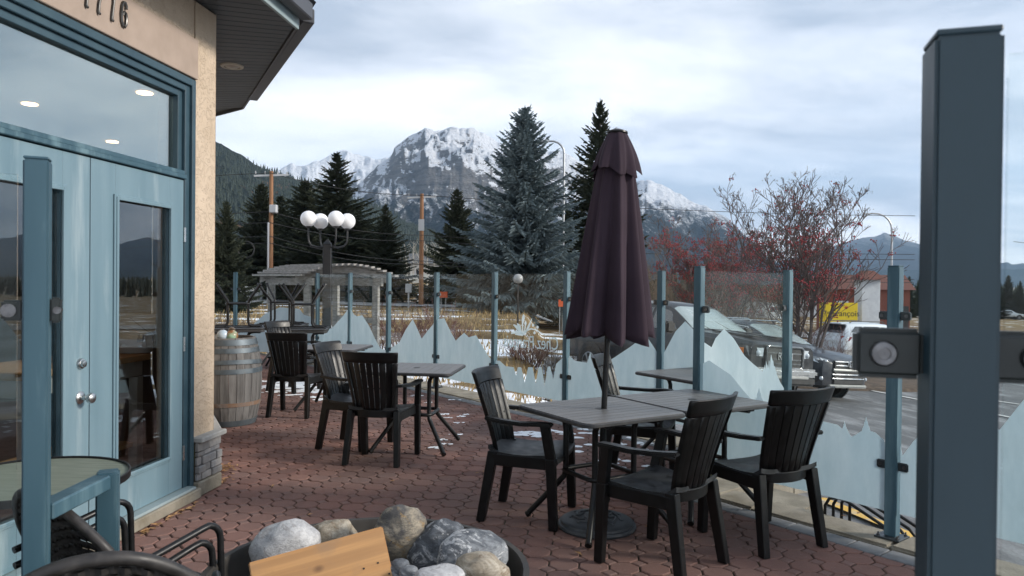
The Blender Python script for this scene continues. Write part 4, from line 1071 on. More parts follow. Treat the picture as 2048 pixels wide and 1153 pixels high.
def rock(px, py, dep, wpx, hpx, mat, label, seed, tilt=0.0, sq=.85):
    c = PD(px, py, dep); sx, sz = wpx/2*dep/CF, hpx/2*dep/CF
    mb = MB(); mb.sphere((0,0,0), 1.0, 30, 20); vs = []
    for v in mb.v:
        v = Vector(v); d = 1+.22*noise.noise(v*1.1+Vector((seed*3.1,0,0)))+.07*abs(noise.noise(v*1.9+Vector((0,seed*2,1))))+.055*noise.noise(v*2.6+Vector((0,seed,0)))+.02*noise.noise(v*6+Vector((0,0,seed)))
        p = Vector([math.copysign(abs(q)**sq, q) for q in v])*d
        x, y, z = p.x*sx, p.y*sx*.82, p.z*sz
        vs.append((x*math.cos(tilt)-z*math.sin(tilt), y, x*math.sin(tilt)+z*math.cos(tilt)))
    mb.v = vs; o = mb.build('cobble', K[mat], None, smooth=True, ang=180); o.location = c
    return tag(o, label, 'rock', 'cobbles heaped in the fire pit')
rock(572, 1098, 2.86, 124, 104, 'rockwhite', 'large whitish cobble at the left, behind the plank', 1.3, .15)
rock(668, 1082, 3.02, 98, 84, 'rocktan', 'tan rounded cobble between the whitish cobble and the tallest cobble', 2.2)
rock(802, 1068, 2.92, 108, 104, 'rockbrown', 'tallest brown and grey cobble behind the plank end', 3.7, .35)
rock(874, 1094, 2.88, 118, 88, 'rockgrey', 'dark grey cobble leaning right of the tallest cobble', 4.4, .55)
rock(944, 1112, 2.72, 140, 84, 'rockblue', 'blue grey cobble with white veins near the bowl rim', 5.9, -.1)
rock(962, 1142, 2.60, 104, 62, 'rocktan', 'cream cobble at the front right of the bowl', 6.6, -.1)
rock(797, 1136, 2.58, 46, 30, 'rockgrey', 'small dark grey stone under the plank end', 7.2)
rock(818, 1147, 2.52, 36, 26, 'rockblue', 'small pale grey stone at the picture bottom', 8.2)
rock(880, 1158, 2.45, 90, 50, 'rockwhite', 'pale stone at the bottom edge beside the cream cobble', 9.9)
a, b = PD(497, 1127, 2.46), PD(764, 1054, 2.62); a2 = PD(520, 1240, 2.40); pl = a2-a
ax = (b-a).normalized(); dn = (pl-ax*pl.dot(ax)).normalized(); nv = ax.cross(dn); hgt = .185
pk = thing('wooden_plank', 'orange pine plank lying aslant on the fire pit cobbles', 'plank', a); L_ = (b-a).length
mb = MB(); mb.box((L_/2, 0, -hgt/2), (L_, .036, hgt)); bd = mb.build('board', K['plank'], pk, bevel=.004, seg=2)
pk.matrix_world = Matrix((( ax.x, nv.x, -dn.x, a.x), (ax.y, nv.y, -dn.y, a.y), (ax.z, nv.z, -dn.z, a.z), (0,0,0,1)))
for x, z in ((.36,-.12),(.41,-.115),(.44,-.16),(.30,-.15),(.47,-.06)):
    mb = MB(); mb.box((x, .0185, z), (.006,.002,.006)); mb.box((x, -.0185, z), (.006,.002,.006)); mb.build('nail_hole', K['blackmetal'], pk)
# ---- wicker armchairs
def wicker(x, y, dx, dy, label, topz):
    t = thing('wicker_armchair', label, 'chair', (x, y, .002), face_dir(dx, dy), 'dark wicker armchairs by the fire pit')
    def bpt(f, g):   # f across -1..1, g height 0..1
        zt = topz-.17*abs(f)**2.2; z = .40+(zt-.40)*g; yy = -.22-.10*g+.10*f*f
        return Vector((f*(.235+.03*g), yy, z))
    mb = MB(); rows, cols = 26, 22
    for r in range(rows):
        g0, g1 = (r+.06)/rows, (r+.94)/rows
        for c in range(cols):
            f0, f1 = -1+2*(c-.12)/cols, -1+2*(c+1.12)/cols; f0, f1 = max(-1, f0), min(1, f1); fm = (f0+f1)/2
            out = .006 if (r+c) % 2 else -.002; e = -.0045
            P = []
            for ff, oo in ((f0, e), (fm, out), (f1, e)):
                for gg in (g0, g1):
                    p = bpt(ff, gg); p.y -= oo; P.append(p)
            for gg in (g0, g1): p = bpt(fm, gg); p.y -= -.012; P.append(p)
            mb.add(P, [(0,2,3,1),(2,4,5,3),(0,1,7,6),(6,7,5,4)])
    mb.build('woven_back', K['wicker'], t, kind='stuff')
    mb = MB(); rim = [bpt(-1, i/8) for i in range(8)]+[bpt(-1+2*i/24, 1)+Vector((0,0,.004)) for i in range(25)]+[bpt(1, 1-i/8) for i in range(1, 9)]
    mb.tube(rim, .017, 10); mb.build('back_rim', K['wicker'], t, smooth=True, ang=60)
    mb = MB()
    for c in range(24):
        for r in range(20):
            x0 = -.24+.48*c/24; y0 = -.22+.46*r/20; z = .42+(.004 if (r+c) % 2 else -.001)
            mb.add([(x0+.001,y0-.002,.417),(x0+.019,y0-.002,.417),(x0+.019,y0+.025,.417),(x0+.001,y0+.025,.417),(x0+.010,y0+.011,z)], [(0,1,4),(1,2,4),(2,3,4),(3,0,4)])
    mb.box((0, .01, .405), (.49, .47, .02)); mb.build('woven_seat', K['wicker'], t, kind='stuff')
    for sg in (-1, 1):
        for k, (dz, ins) in enumerate(((0, 0), (-.055, .03))):
            X = sg*(.275-ins*.2)
            pts = [(X, -.24, .58+dz), (X, -.05, .615+dz), (X, .12-ins, .65+dz)]+[(X, .14-ins+.06*math.sin(rad(q)), .596+dz+.06*math.cos(rad(q))) for q in (10, 30, 50, 70, 90)]+[(X, .205-ins, .45), (X, .235-ins, .004)]
            mb = MB(); mb.tube(pts, .0125, 10); mb.build('arm', K['blackmetal'], t, smooth=True, ang=60)
        mb = MB(); mb.tube([(sg*.24, -.20, .44), (sg*.25, -.30, .004)], .0125, 8); mb.build('leg', K['blackmetal'], t, smooth=True)
    return t
wicker(-1.41, 2.70, .50, .86, 'dark wicker armchair with tubular metal arms behind the short teal post', .84)
wicker(-1.085, 2.0, -.40, .92, 'dark wicker armchair whose rounded back rises at the bottom left', .90)
# ---- bistro table behind the rail
bt = thing('bistro_table', 'round weathered green table behind the teal rail at left', 'table', (-1.93, 2.98, .002))
mb = MB(); mb.lathe([(.004,.735),(.345,.735),(.35,.742),(.004,.7425)], 48, cap=False); mb.build('tabletop', K['bistro'], bt)
mb = MB(); mb.lathe([(.346,.722),(.356,.722),(.356,.750),(.3505,.752),(.346,.748)], 48, cap=False); mb.build('rim', K['blackmetal'], bt, smooth=True, ang=40)
mb = MB(); mb.lathe([(.03,.06),(.03,.734)], 16); mb.build('column', K['blackmetal'], bt, smooth=True)
for k in range(4):
    a = math.pi/2*k+.4; mb = MB(); mb.tube([(0,0,.10), (.12*math.cos(a), .12*math.sin(a), .09), (.26*math.cos(a), .26*math.sin(a), .012)], .014, 8); mb.build('foot', K['blackmetal'], bt, smooth=True)
# ================================================================ GLASS FENCE
fence = thing('glass_fence', 'glass wind screen fence with teal posts and etched mountain panels around the patio', 'fence', FN(5.83, 6))
FL = fence.location.copy()
def bw(mb, name, mat, parent, root=None, **k):
    L = root.location if root is not None else FL
    mb.v = [tuple(Vector(v)-L) for v in mb.v]; return mb.build(name, mat, parent, **k)
def on_n(px, n, py=640):                     # where a pixel column meets the fence line
    d = ray(px, py); t = n/(d.x*NX+d.y*NY); return Vector((d.x*t, d.y*t, 0))
PTOP = 1.672; RZF = math.atan2(UY, UX)
def post(c, rz, top=PTOP, w=.064, base=True, mat='teal', par=fence, root=None, z0=.012):
    mb = MB(); mb.box((c.x, c.y, (top+z0+.013)/2), (w, w, top-z0-.013), rz); p = bw(mb, 'post', K[mat], par, root, bevel=.005, seg=2)
    mb = MB(); mb.box((c.x, c.y, top+.004), (w*.96, w*.96, .008), rz); bw(mb, 'post_cap', K[mat], p, root, bevel=.002)
    if base:
        mb = MB(); mb.box((c.x, c.y, z0+.0065), (.15, .15, .012), rz); bp_ = bw(mb, 'base_plate', K['clamp'], p, root, bevel=.002)
        for sx in (-1, 1):
            for sy in (-1, 1):
                q = Matrix.Rotation(rz, 2) @ Vector((sx*.057, sy*.057)); mb = MB(); mb.lathe([(.011,0),(.011,.008),(.005,.009),(.005,.022),(.001,.022)], 6, (c.x+q.x, c.y+q.y, z0+.0127), cap=False); bw(mb, 'anchor_bolt', K['zinc'], p, root)
    return p
def clampset(p, c, d, zs, root=None, w=.064, size=(.062, .052), mat='clamp', dome=False):
    # d: unit direction towards the pane; clamp straddles the glass
    d = Vector((d.x, d.y, 0)).normalized(); rz = math.atan2(d.y, d.x)
    for z in zs:
        mb = MB(); q = c+d*(w/2+size[0]/2); mb.box((q.x, q.y, z), (size[0], .030, size[1]), rz); bw(mb, 'clamp', K[mat], p, root, bevel=.006, seg=2)
        s = Vector((-d.y, d.x, 0)); q = c+d*(w/2+size[0]*.66); mb = MB(); mb.tube([q-s*.021+Vector((0,0,z)), q+s*.021+Vector((0,0,z))], .011 if not dome else .020, 14); bw(mb, 'clamp_bolt', K['zinc'], p, root, smooth=True, ang=40)
def pane(a, b, prof=None, top=1.652, bot=.165, gap=.045, root=None, par=fence, edge=.0):
    d = (b-a); L = d.length; d = d.normalized(); s = Vector((d.y, -d.x, 0)); a2, b2 = a+d*gap, b-d*gap
    mb = MB(); mb.hexa([q+Vector((0,0,bot)) for q in (a2-s*.004, b2-s*.004, b2+s*.004, a2+s*.004)]+[q+Vector((0,0,top)) for q in (a2-s*.004, b2-s*.004, b2+s*.004, a2+s*.004)])
    g = bw(mb, 'pane', K['glass'], par, root)
    if prof:
        pts = []
        for px, py in prof:
            dr_ = ray(px, py); n2 = s; k = (a.dot(n2))/(dr_.x*n2.x+dr_.y*n2.y); P = Vector((0,0,CH))+dr_*k
            t = (P-a).dot(d); pts.append((min(max(t, gap+.002), L-gap-.002), P.z))
        pts.sort(key=lambda q: q[0])
        if pts[0][0] > gap+.003: pts.insert(0, (gap+.002, pts[0][1]))
        if pts[-1][0] < L-gap-.003: pts.append((L-gap-.002, pts[-1][1]))
        mb = MB(); side = 1 if s.dot(Vector((0,0,0))-a) > 0 else -1       # film on the patio side
        o0, o1 = side*.0050, side*.0058
        for (t0, z0), (t1, z1) in zip(pts, pts[1:]):
            if t1-t0 < 1e-4: continue
            q = [(t0, bot+.004), (t1, bot+.004), (t1, z1), (t0, z0)]
            mb.add([a+d*t+s*o0+Vector((0,0,z)) for t, z in q]+[a+d*t+s*o1+Vector((0,0,z)) for t, z in q], [(0,1,2,3),(4,5,6,7)])
        dc = bw(mb, 'etched_mountains', K['decal'], g, root)
    return g
def firs(lst, y0):   # little fir silhouettes on a profile: (x, top)
    o = []
    for x, yt in lst:
        h = y0-yt
        o += [(x-h*.30, y0), (x-h*.16, y0-h*.30), (x-h*.2, y0-h*.33), (x-h*.09, y0-h*.62), (x-h*.12, y0-h*.65), (x, yt), (x+h*.12, y0-h*.65), (x+h*.09, y0-h*.62), (x+h*.2, y0-h*.33), (x+h*.16, y0-h*.30), (x+h*.30, y0)]
    return o
pxA = [1575, 1322, 1133, 989, 873, 777, 700, 635]
PA = [on_n(p, 5.83) for p in pxA]
profA = [
 [(1322,706),(1328,694),(1352,663),(1371,643),(1390,662),(1410,690),(1440,720),(1470,716),(1500,735),(1575,770)],
 [(1133,716),(1140,712),(1150,722)]+firs([(1181,705)], 726)+[(1200,724)]+firs([(1212,700)], 722)+[(1230,715),(1260,695),(1280,680),(1293,672),(1312,700),(1322,706)],
 [(989,721),(1000,722),(1012,733),(1028,735),(1033,752),(1036,735),(1043,735),(1050,766),(1057,735),(1066,735),(1072,768),(1078,735),(1084,735),(1090,772),(1096,734),(1101,733),(1107,760),(1113,728),(1122,720),(1133,716)],
 [(873,639),(889,637),(900,660),(912,682),(922,672),(929,666),(938,675),(945,673),(953,671),(960,684),(965,693),(970,700),(977,712),(989,721)],
 [(777,695),(782,697),(799,686),(812,660),(826,639),(836,660),(844,678),(856,662),(867,649),(873,640)],
 [(700,621),(703,621),(709,630),(714,633),(720,632),(725,631),(732,642),(739,653),(751,679),(761,697),(770,700),(777,695)],
 [(635,664),(650,660),(664,657),(680,640),(688,631),(695,621),(700,621)]]
posts = [post(c, RZF) for c in PA]
uA = Vector((UX, UY, 0)); nA = Vector((NX, NY, 0))
for i, p in enumerate(posts):
    zs = (1.36, .46)
    if i > 0: clampset(p, PA[i], -uA, zs)
    if i < len(posts)-1: clampset(p, PA[i], uA, zs)
for i in range(7):
    g = pane(PA[i], PA[i+1], profA[i])
    if i == 2: logo_pane = g
# far return towards the building
Z1 = PA[-1]; d2 = Vector((-.993, .10, 0)).normalized()
def on_line(px, a, d):
    r2 = ray(px, 600); s = Vector((d.y, -d.x, 0)); k = a.dot(s)/(r2.x*s.x+r2.y*s.y); return Vector((r2.x*k, r2.y*k, 0))
Z2 = on_line(471, Z1, d2); Z3 = Z2+d2*1.6
p2 = post(Z2, math.atan2(d2.y, d2.x)); clampset(p2, Z2, -d2, (1.36, .46)); clampset(p2, Z2, d2, (1.36, .46))
p3 = post(Z3, math.atan2(d2.y, d2.x))
pane(Z1, Z2, [(471,668),(500,655),(506,650),(528,630),(543,622),(560,615),(580,617),(599,618),(608,630),(628,636),(635,640)]); pane(Z2, Z3, [(400,690),(440,670),(471,668)])
# jog panel and near line
B0 = on_n(1398, 4.656); pb0 = post(B0, RZF, PTOP+.01); J1 = PA[0]
dj = (J1-B0).normalized(); clampset(pb0, B0, dj, (1.36, .46)); clampset(posts[0], J1, -dj, (1.355, .455))
pane(B0, J1, [(1400,683),(1407,685),(1422,695),(1430,677),(1447,658),(1466,677),(1488,712),(1505,728)]+firs([(1531,722),(1541,709)], 744)+[(1552,748),(1560,766),(1575,776)])
B1 = on_n(1790, 4.656); pb1 = post(B1, RZF, 1.672, w=.07)
B2 = B1-uA*1.47; pb2 = post(B2, RZF)
clampset(pb1, B1, uA, (1.372, .455)); clampset(pb1, B1, -uA, (1.372, .455)); clampset(pb0, B0, -uA, (1.36, .46)); clampset(pb2, B2, uA, (1.36, .46))
pane(B0, B1, [(1398,730),(1407,727),(1419,721),(1440,735),(1463,750),(1485,778),(1504,799)]+firs([(1519,775)], 806)+[(1535,815),(1580,835),(1642,842),(1660,846),(1676,850)]+firs([(1690,843)], 858)+[(1703,874),(1712,870)]+firs([(1733,834)], 862)+[(1752,866),(1768,880),(1790,890)])
pane(B1, B2, [(1790,890),(1806,912),(1830,880),(1870,850),(1920,900),(1960,840),(2000,860),(2048,800),(2200,860),(2400,980)])
# emblem and mirrored name on the pane, read from the street side
lg = logo_pane; a = PA[2]; d = (PA[3]-PA[2]).normalized(); s = Vector((d.y, -d.x, 0))
if s.dot(-a) < 0: s = -s
def onpane(px, py):
    r2 = ray(px, py); k = (a+s*.007).dot(s)/(r2.x*s.x+r2.y*s.y); return Vector((0,0,CH))+r2*k
def ribbon(pts, w):
    mb = MB(); n = len(pts)
    for i in range(n-1):
        (x0, y0), (x1, y1) = pts[i], pts[i+1]; L = math.hypot(x1-x0, y1-y0) or 1; ox, oy = -(y1-y0)/L, (x1-x0)/L; w0, w1 = w[i], w[i+1]
        mb.add([onpane(x0+ox*w0, y0+oy*w0), onpane(x1+ox*w1, y1+oy*w1), onpane(x1-ox*w1, y1-oy*w1), onpane(x0-ox*w0, y0-oy*w0)], [(0,1,2,3)])
    return mb
em = MB()
def addr(pts, w):
    r = ribbon(pts, w); em.add(r.v, r.f)
addr([(1046,670),(1045,650),(1046,640),(1047,635),(1047,629)], [1.2,1,2.6,2.8,.6])
addr([(1048,668),(1051,652),(1051,647),(1051,642)], [1,1,2.4,.6])
addr([(1051,666),(1058,652),(1064,637)], [1.3,2.2,.5])
addr([(1044,668),(1036,656),(1027,650)], [2,4,1]); addr([(1043,669),(1032,664),(1022,668)], [2,3.4,.6]); addr([(1043,668),(1038,652),(1034,647)], [1.5,3,.5])
addr([(1030,669),(1046,670),(1052,662),(1062,658),(1074,661),(1084,668),(1092,671),(1104,668)], [1,2.4,2,1.3,1.2,1.1,.9,.3])
for cx, cy in ((1066,651),(1075,655),(1069,666)): addr([(cx, cy-3), (cx, cy-1.5), (cx, cy+1.5), (cx, cy+3)], [.5,2.2,2.2,.5])
bw(em, 'emblem', K['decal'], lg)
tx = text_mesh('Chez François', .155, K['decal'], 'lettering', lg, .0004, flip=True, space=1.0)
ct = onpane(1059, 686); rt = (onpane(1116, 686)-onpane(1003, 686)); wpx = rt.length; rt.normalize()
cw = max(v.co.x for v in tx.data.vertices)-min(v.co.x for v in tx.data.vertices); sc = wpx/cw
up = Vector((0,0,1)); tx.matrix_local = Matrix.Translation(ct-FL) @ Matrix((rt, up, rt.cross(up))).transposed().to_4x4() @ Matrix.Diagonal((sc, sc*1.15, 1, 1))
# ---- near posts that frame the picture
def nearpost(px, dep, w, rz, top, label, mat, clampz, dirs, name='gate_post'):
    c = PD(px, 700, dep); c.z = 0; t = thing(name, label, 'post', (c.x, c.y, .002))
    p = post(c, rz, top, w, True, mat, t, t, .004); return c, t, p
c, t, p = nearpost(1914, .95, .076, rad(-17), 1.872, 'large dark teal square post close to the camera at the right edge', 'tealnear', None, None)
dl_ = Vector((-math.cos(rad(-17)), -math.sin(rad(-17)), 0)); fwd = Vector((-math.sin(rad(-17)), math.cos(rad(-17)), 0))
def bigclamp(p, c, d, z, t, off):
    rz = math.atan2(d.y, d.x); q = c+d*(.038+.041)+off
    mb = MB(); mb.box((q.x, q.y, z), (.085, .026, .066), rz); bw(mb, 'clamp', K['clampdark'], p, t, bevel=.008, seg=3)
    sdir = Vector((-d.y, d.x, 0)); sdir = sdir if sdir.y < 0 else -sdir
    q2 = c+d*(.038+.048)+off; vs = MB(); n = 20; V_ = []; F_ = []
    for r, o in ((.017, .0125), (.017, .016), (.0145, .0195), (.008, .021), (.0075, .0185), (.0005, .0185)):
        for j in range(n):
            a_ = 2*math.pi*j/n; V_.append(q2+sdir*o+(d*math.cos(a_)+Vector((0,0,1))*math.sin(a_))*r+Vector((0,0,z)))
    for i in range(5):
        for j in range(n): F_.append((i*n+j, i*n+(j+1) % n, (i+1)*n+(j+1) % n, (i+1)*n+j))
    vs.add(V_, F_); bw(vs, 'clamp_bolt', K['zinc'], p, t, smooth=True, ang=40)
for zc_ in (CH-.090, .40):
    bigclamp(p, c, dl_, zc_, t, fwd*.01); bigclamp(p, c, -dl_, zc_, t, fwd*.01)
npn = thing('glass_screen', 'clear glass panel held by the large near post at the right edge', 'glass panel', (c.x+.1, c.y, .19))
qa = c-dl_*.055+fwd*.01; qb = qa-dl_*1.2
mb = MB(); s_ = fwd*.005; mb.hexa([q+Vector((0,0,.19)) for q in (qa-s_, qb-s_, qb+s_, qa+s_)]+[q+Vector((0,0,1.855)) for q in (qa-s_, qb-s_, qb+s_, qa+s_)]); bw(mb, 'pane', K['glass'], npn, npn)
# left near post with its pane, low rail and short post
c, t, p = nearpost(74, 2.2, .066, rad(24), 1.905, 'tall weathered teal post in front of the doors at the left', 'teal', None, None)
dL = Vector((-math.cos(rad(24)), -math.sin(rad(24)), 0)); 
clampset(p, c, -dL, (1.46,), t, .066, (.03, .075), 'clampdark'); clampset(p, c, dL, (1.46, .45), t, .066, (.055, .06), 'clampdark', True)
lp = thing('glass_screen', 'glass panel at the far left edge, clamped to the weathered post', 'glass panel', (c.x-.3, c.y, .19))
qa = c+dL*.05; qb = qa+dL*1.2; s_ = Vector((-dL.y, dL.x, 0))*.005
mb = MB(); mb.hexa([q+Vector((0,0,.19)) for q in (qa-s_, qb-s_, qb+s_, qa+s_)]+[q+Vector((0,0,1.86)) for q in (qa-s_, qb-s_, qb+s_, qa+s_)]); bw(mb, 'pane', K['glass'], lp, lp)
e = PD(216, 945, 2.6); e.z = 0; rl_ = thing('low_rail', 'short teal post and low rail with chipped corner paint beside the left post', 'railing', (e.x, e.y, .002))
mb = MB(); mb.box((e.x, e.y, .44), (.072, .072, .875), rad(24)); bw(mb, 'short_post', K['teal'], rl_, rl_, bevel=.006, seg=2)
dd = (c-e).normalized(); mb = MB(); mb.beam(e+dd*.037+Vector((0,0,.848)), c-dd*.034+Vector((0,0,.848)), .062, .05); bw(mb, 'rail', K['teal'], rl_, rl_, bevel=.005)
mb = MB(); mb.box((e.x, e.y, .007), (.14, .14, .010), rad(24)); bw(mb, 'base_plate', K['clamp'], rl_, rl_)
# ---- bike rack outside the kerb
rk0 = G(1650, 1032, 0.0); rk1 = G(1765, 1066, 0.0)
rk = thing('bicycle_rack', 'low black tubular bicycle rack loops behind the glass at right', 'bicycle rack', (rk0.x, rk0.y, -.15))
dv = FN(0, -1).normalized(); lv = FN(1, 0)
for k in range(4):
    o = FN(5.12+.10*k, 0)*0; b0 = FN(4.86+.075*k, 2.62-.02*k); b1 = b0+dv*.50
    zb = -.16; pts = [b0+Vector((0,0,zb)), b0+Vector((0,0,zb+.20))+dv*.0, b0+dv*.03+Vector((0,0,zb+.255)), b0+dv*.09+Vector((0,0,zb+.275)), b0+dv*.16+Vector((0,0,zb+.262)), b1-dv*.05+Vector((0,0,zb+.14)), b1-dv*.01+Vector((0,0,zb+.10)), b1+Vector((0,0,zb))]
    mb = MB(); mb.tube(pts, .011, 8); bw(mb, 'loop', K['blackmetal'], rk, rk, smooth=True, ang=60)
for bb_ in (2.75, 2.25):
    mb = MB(); mb.tube([FN(4.84, bb_-.13, -.15), FN(5.12, bb_-.19, -.15)], .012, 8); bw(mb, 'ground_bar', K['blackmetal'], rk, rk)
# ---- snow and leaves on the patio
def blob(mb, c, r, h, seed, sx=1.6, ang=0.0):
    n = 18; ring = []; V_ = [(c.x, c.y, h)]; 
    for f, hh in ((.55, .9), (.85, .55), (1.0, 0.0)):
        for j in range(n):
            a_ = 2*math.pi*j/n; q = r*f*(1+.55*noise.noise((math.cos(a_)*1.3, math.sin(a_)*1.3, seed))+.25*noise.noise((math.cos(a_)*3, math.sin(a_)*3, seed+3)))
            x, y = q*math.cos(a_)*sx, q*math.sin(a_); V_.append((c.x+x*math.cos(ang)-y*math.sin(ang), c.y+x*math.sin(ang)+y*math.cos(ang), h*hh+.0012))
    F_ = [(0, 1+j, 1+(j+1) % n) for j in range(n)]
    for L in (0, 1): F_ += [(1+L*n+j, 1+(L+1)*n+j, 1+(L+1)*n+(j+1) % n, 1+L*n+(j+1) % n) for j in range(n)]
    mb.add(V_, F_)
mb = MB(); rg = random.Random(21)
for px, py, r in ((885,829,.05),(893,836,.035),(920,833,.045),(933,829,.05),(917,846,.04),(912,868,.05),(888,889,.05),(870,895,.06),(880,880,.04),(1045,864,.10),(1070,868,.14),(1095,862,.11),(1115,866,.09),(1000,855,.04),(1165,858,.06),
                  (560,772,.30),(600,768,.30),(640,776,.28),(680,780,.26),(720,776,.2),(535,762,.25),(575,790,.12),(615,794,.12),(660,798,.1),(545,785,.1),(700,800,.07),(640,800,.08),(600,782,.2),(530,778,.14),(905,800,.05),(860,806,.05),(838,792,.06)):
    p = G(px, py); big_ = r > .15
    for k_ in range(14 if big_ else 7):
        q = p+Vector((rg.gauss(0, r*.75), rg.gauss(0, r*.40), 0)); blob(mb, q, r*rg.uniform(.10, .42), .003+.012*r, rg.uniform(0, 50), rg.uniform(1.0, 1.9), rg.uniform(-1, 1))
for i in range(0):
    px, py = rg.uniform(520, 1250), 0; u_ = rg.random(); py = 790+230*u_*u_; p = G(px, py); n, u = nu(p.x, p.y)
    if n > 5.4: continue
    blob(mb, p, rg.uniform(.006, .02), .006, rg.uniform(0, 50), 1.5, rg.uniform(-1, 1))
for i in range(60):
    p = FN(rg.uniform(4.5, 5.6), rg.uniform(3.8, 5.6)); blob(mb, p, rg.uniform(.01, .04), .008, rg.uniform(0, 50))
mb.build('patio_snow', K['snow'], None, smooth=True, ang=180, kind='stuff')
tag(bpy.data.objects['patio_snow'], 'thin leftover patches of snow on the patio bricks', 'snow')
mb = MB()
for i in range(190):
    if i < 130:
        base = G(437, 940) if i % 3 else G(425, 962); x, y = base.x+rg.gauss(0, .06), base.y+rg.gauss(0, .09); z = .004+rg.random()*.035*max(0, 1-math.hypot(x-base.x, y-base.y)/.14)
    elif i < 160: s0 = rg.uniform(.4, 1.1); q = wl_(s0, .10+abs(rg.gauss(0, .02)), 0); x, y, z = q.x, q.y, .005
    else: q = G(rg.uniform(420, 1800), rg.uniform(900, 1140)); x, y, z = q.x, q.y, .004
    L = rg.uniform(.015, .035); a_ = rg.uniform(0, 6.28); w = L*.45; cz = rg.uniform(.002, .014)
    ux, uy = math.cos(a_), math.sin(a_)
    mb.add([(x-ux*L, y-uy*L, z), (x-uy*w, y+ux*w, z+cz), (x+ux*L, y+uy*L, z+cz*.6), (x+uy*w, y-ux*w, z+cz*.8)], [(0,1,2),(0,2,3)])
tag(mb.build('fallen_leaves', K['leaf'], None, kind='stuff'), 'dry brown leaves gathered by the building corner', 'leaves')
# ================================================================ BEYOND THE FENCE
def gp(px, dep): d = ray(px, 600); k = dep/d.y; return Vector((d.x*k, dep, gz(d.x*k, dep)))
# ---- lamp with four globes
L = gp(654, 14.0)
lm = thing('lamp_post', 'black post lamp with four white globes behind the fence', 'lamp', L, rad(8))
hp = PD(654, 478, 14.0).z-L.z
mb = MB(); mb.box((0,0,hp/2-.05), (.15, .15, hp-.1)); mb.build('post', K['lamppost'], lm, bevel=.008)
for a in (0, 90, 180, 270):
    mb = MB(); mb.beam((.076*math.cos(rad(a)), .076*math.sin(rad(a)), .1), (.076*math.cos(rad(a)), .076*math.sin(rad(a)), hp-.2), .09, .012, up=(math.cos(rad(a)), math.sin(rad(a)), 0)); mb.build('face_strip', K['lamppost'], lm)
mb = MB(); mb.add([(-.08,-.08,hp-.1),(.08,-.08,hp-.1),(.08,.08,hp-.1),(-.08,.08,hp-.1),(0,0,hp+.0)], [(0,1,4),(1,2,4),(2,3,4),(3,0,4),(3,2,1,0)]); mb.build('cap', K['lamppost'], lm)
for k, (px, py) in enumerate(((617,438),(641,443),(672,438),(695,443))):
    dep = 13.9 if py == 438 else 14.12
    gpt = PD(px, py, dep); gl_ = Matrix.Rotation(-rad(8), 3, 'Z') @ (gpt-L)
    d = Vector((gl_.x, gl_.y, 0)); zb = hp-.16
    mb = MB(); mb.tube([d*.05+Vector((0,0,zb)), d*.55+Vector((0,0,zb)), d*.85+Vector((0,0,zb+.03)), d*.97+Vector((0,0,zb+.10)), d+Vector((0,0,zb+.2)), Vector((d.x, d.y, gl_.z-.15))], .017, 8); ar = mb.build('arm', K['lamppost'], lm, smooth=True)
    mb = MB(); mb.lathe([(.05,-.165),(.055,-.14),(.03,-.13)], 16, gl_); mb.build('fitter', K['lamppost'], ar, smooth=True)
    mb = MB(); mb.sphere(gl_, .15, 28, 18); mb.build('globe', K['globe'], lm, smooth=True, ang=180)
# ---- arbor
def wthing(name, label, cat, loc, group=None): return thing(name, label, cat, loc, 0, group)
nl, nr, fl, fr = gp(615, 14.9), gp(752, 14.7), gp(543, 15.9), gp(672, 15.8)
ab = wthing('garden_arbor', 'weathered grey wooden garden arbor with arched slatted roof behind the lamp', 'arbor', nl)
def pos(p, z): return Vector((p.x, p.y, z))
zt = PD(615, 571, 14.9).z; gzm = nl.z
for p in (nl, nr, fl, fr):
    mb = MB(); mb.box((p.x, p.y, (zt+gzm-.05)/2), (.12, .12, zt-gzm+.05), rad(-10)); bw(mb, 'post', K['arbor'], ab, ab, bevel=.005)
for (a, b) in ((nl, fl), (nr, fr)):
    d = (b-a); d.z = 0; d.normalize(); mb = MB(); mb.beam(pos(a, zt+.075)-d*.22, pos(b, zt+.075)+d*.22, .045, .15); bw(mb, 'side_beam', K['arbor'], ab, ab)
    mb = MB(); mb.beam(pos(a, zt-.7), pos(b, zt-.7), .04, .10); bw(mb, 'cross_rail', K['arbor'], ab, ab)
arcs = []
for (a, b) in ((nl, nr), (fl, fr)):
    d = (b-a); d.z = 0; L_ = d.length; d.normalize(); o = Vector((d.y, -d.x, 0)); pts = []
    for i in range(17):
        f = -.18+1.36*i/16; q = pos(a, 0)+d*(L_*f); q.z = zt+.175+.22*(1-((f-.5)/.68)**2); pts.append(q)
    arcs.append(pts); mb = MB()
    for i in range(16):
        p, q = pts[i], pts[i+1]; h = .14
        mb.hexa([p-o*.02-Vector((0,0,h)), q-o*.02-Vector((0,0,h)), q+o*.02-Vector((0,0,h)), p+o*.02-Vector((0,0,h)), p-o*.02, q-o*.02, q+o*.02, p+o*.02])
    bw(mb, 'arched_beam', K['arbor'], ab, ab)
for i in range(17):
    p, q = arcs[0][i], arcs[1][i]; d = (q-p).normalized(); mb = MB(); mb.beam(p-d*.28+Vector((0,0,.027)), q+d*.28+Vector((0,0,.027)), .085, .04); bw(mb, 'roof_slat', K['arbor'], ab, ab)
for (a, b) in ((nr, fr),):
    mb = MB()
    for i in range(9):
        q = pos(a, 0).lerp(pos(b, 0), i/8); mb.tube([pos(q, gzm+.2), pos(q, zt-.8)], .006, 4)
    for i in range(14): z = gzm+.25+i*.08; mb.tube([pos(a, z), pos(b, z)], .006, 4)
    bw(mb, 'wire_lattice', K['lattice'], ab, ab, kind='stuff')
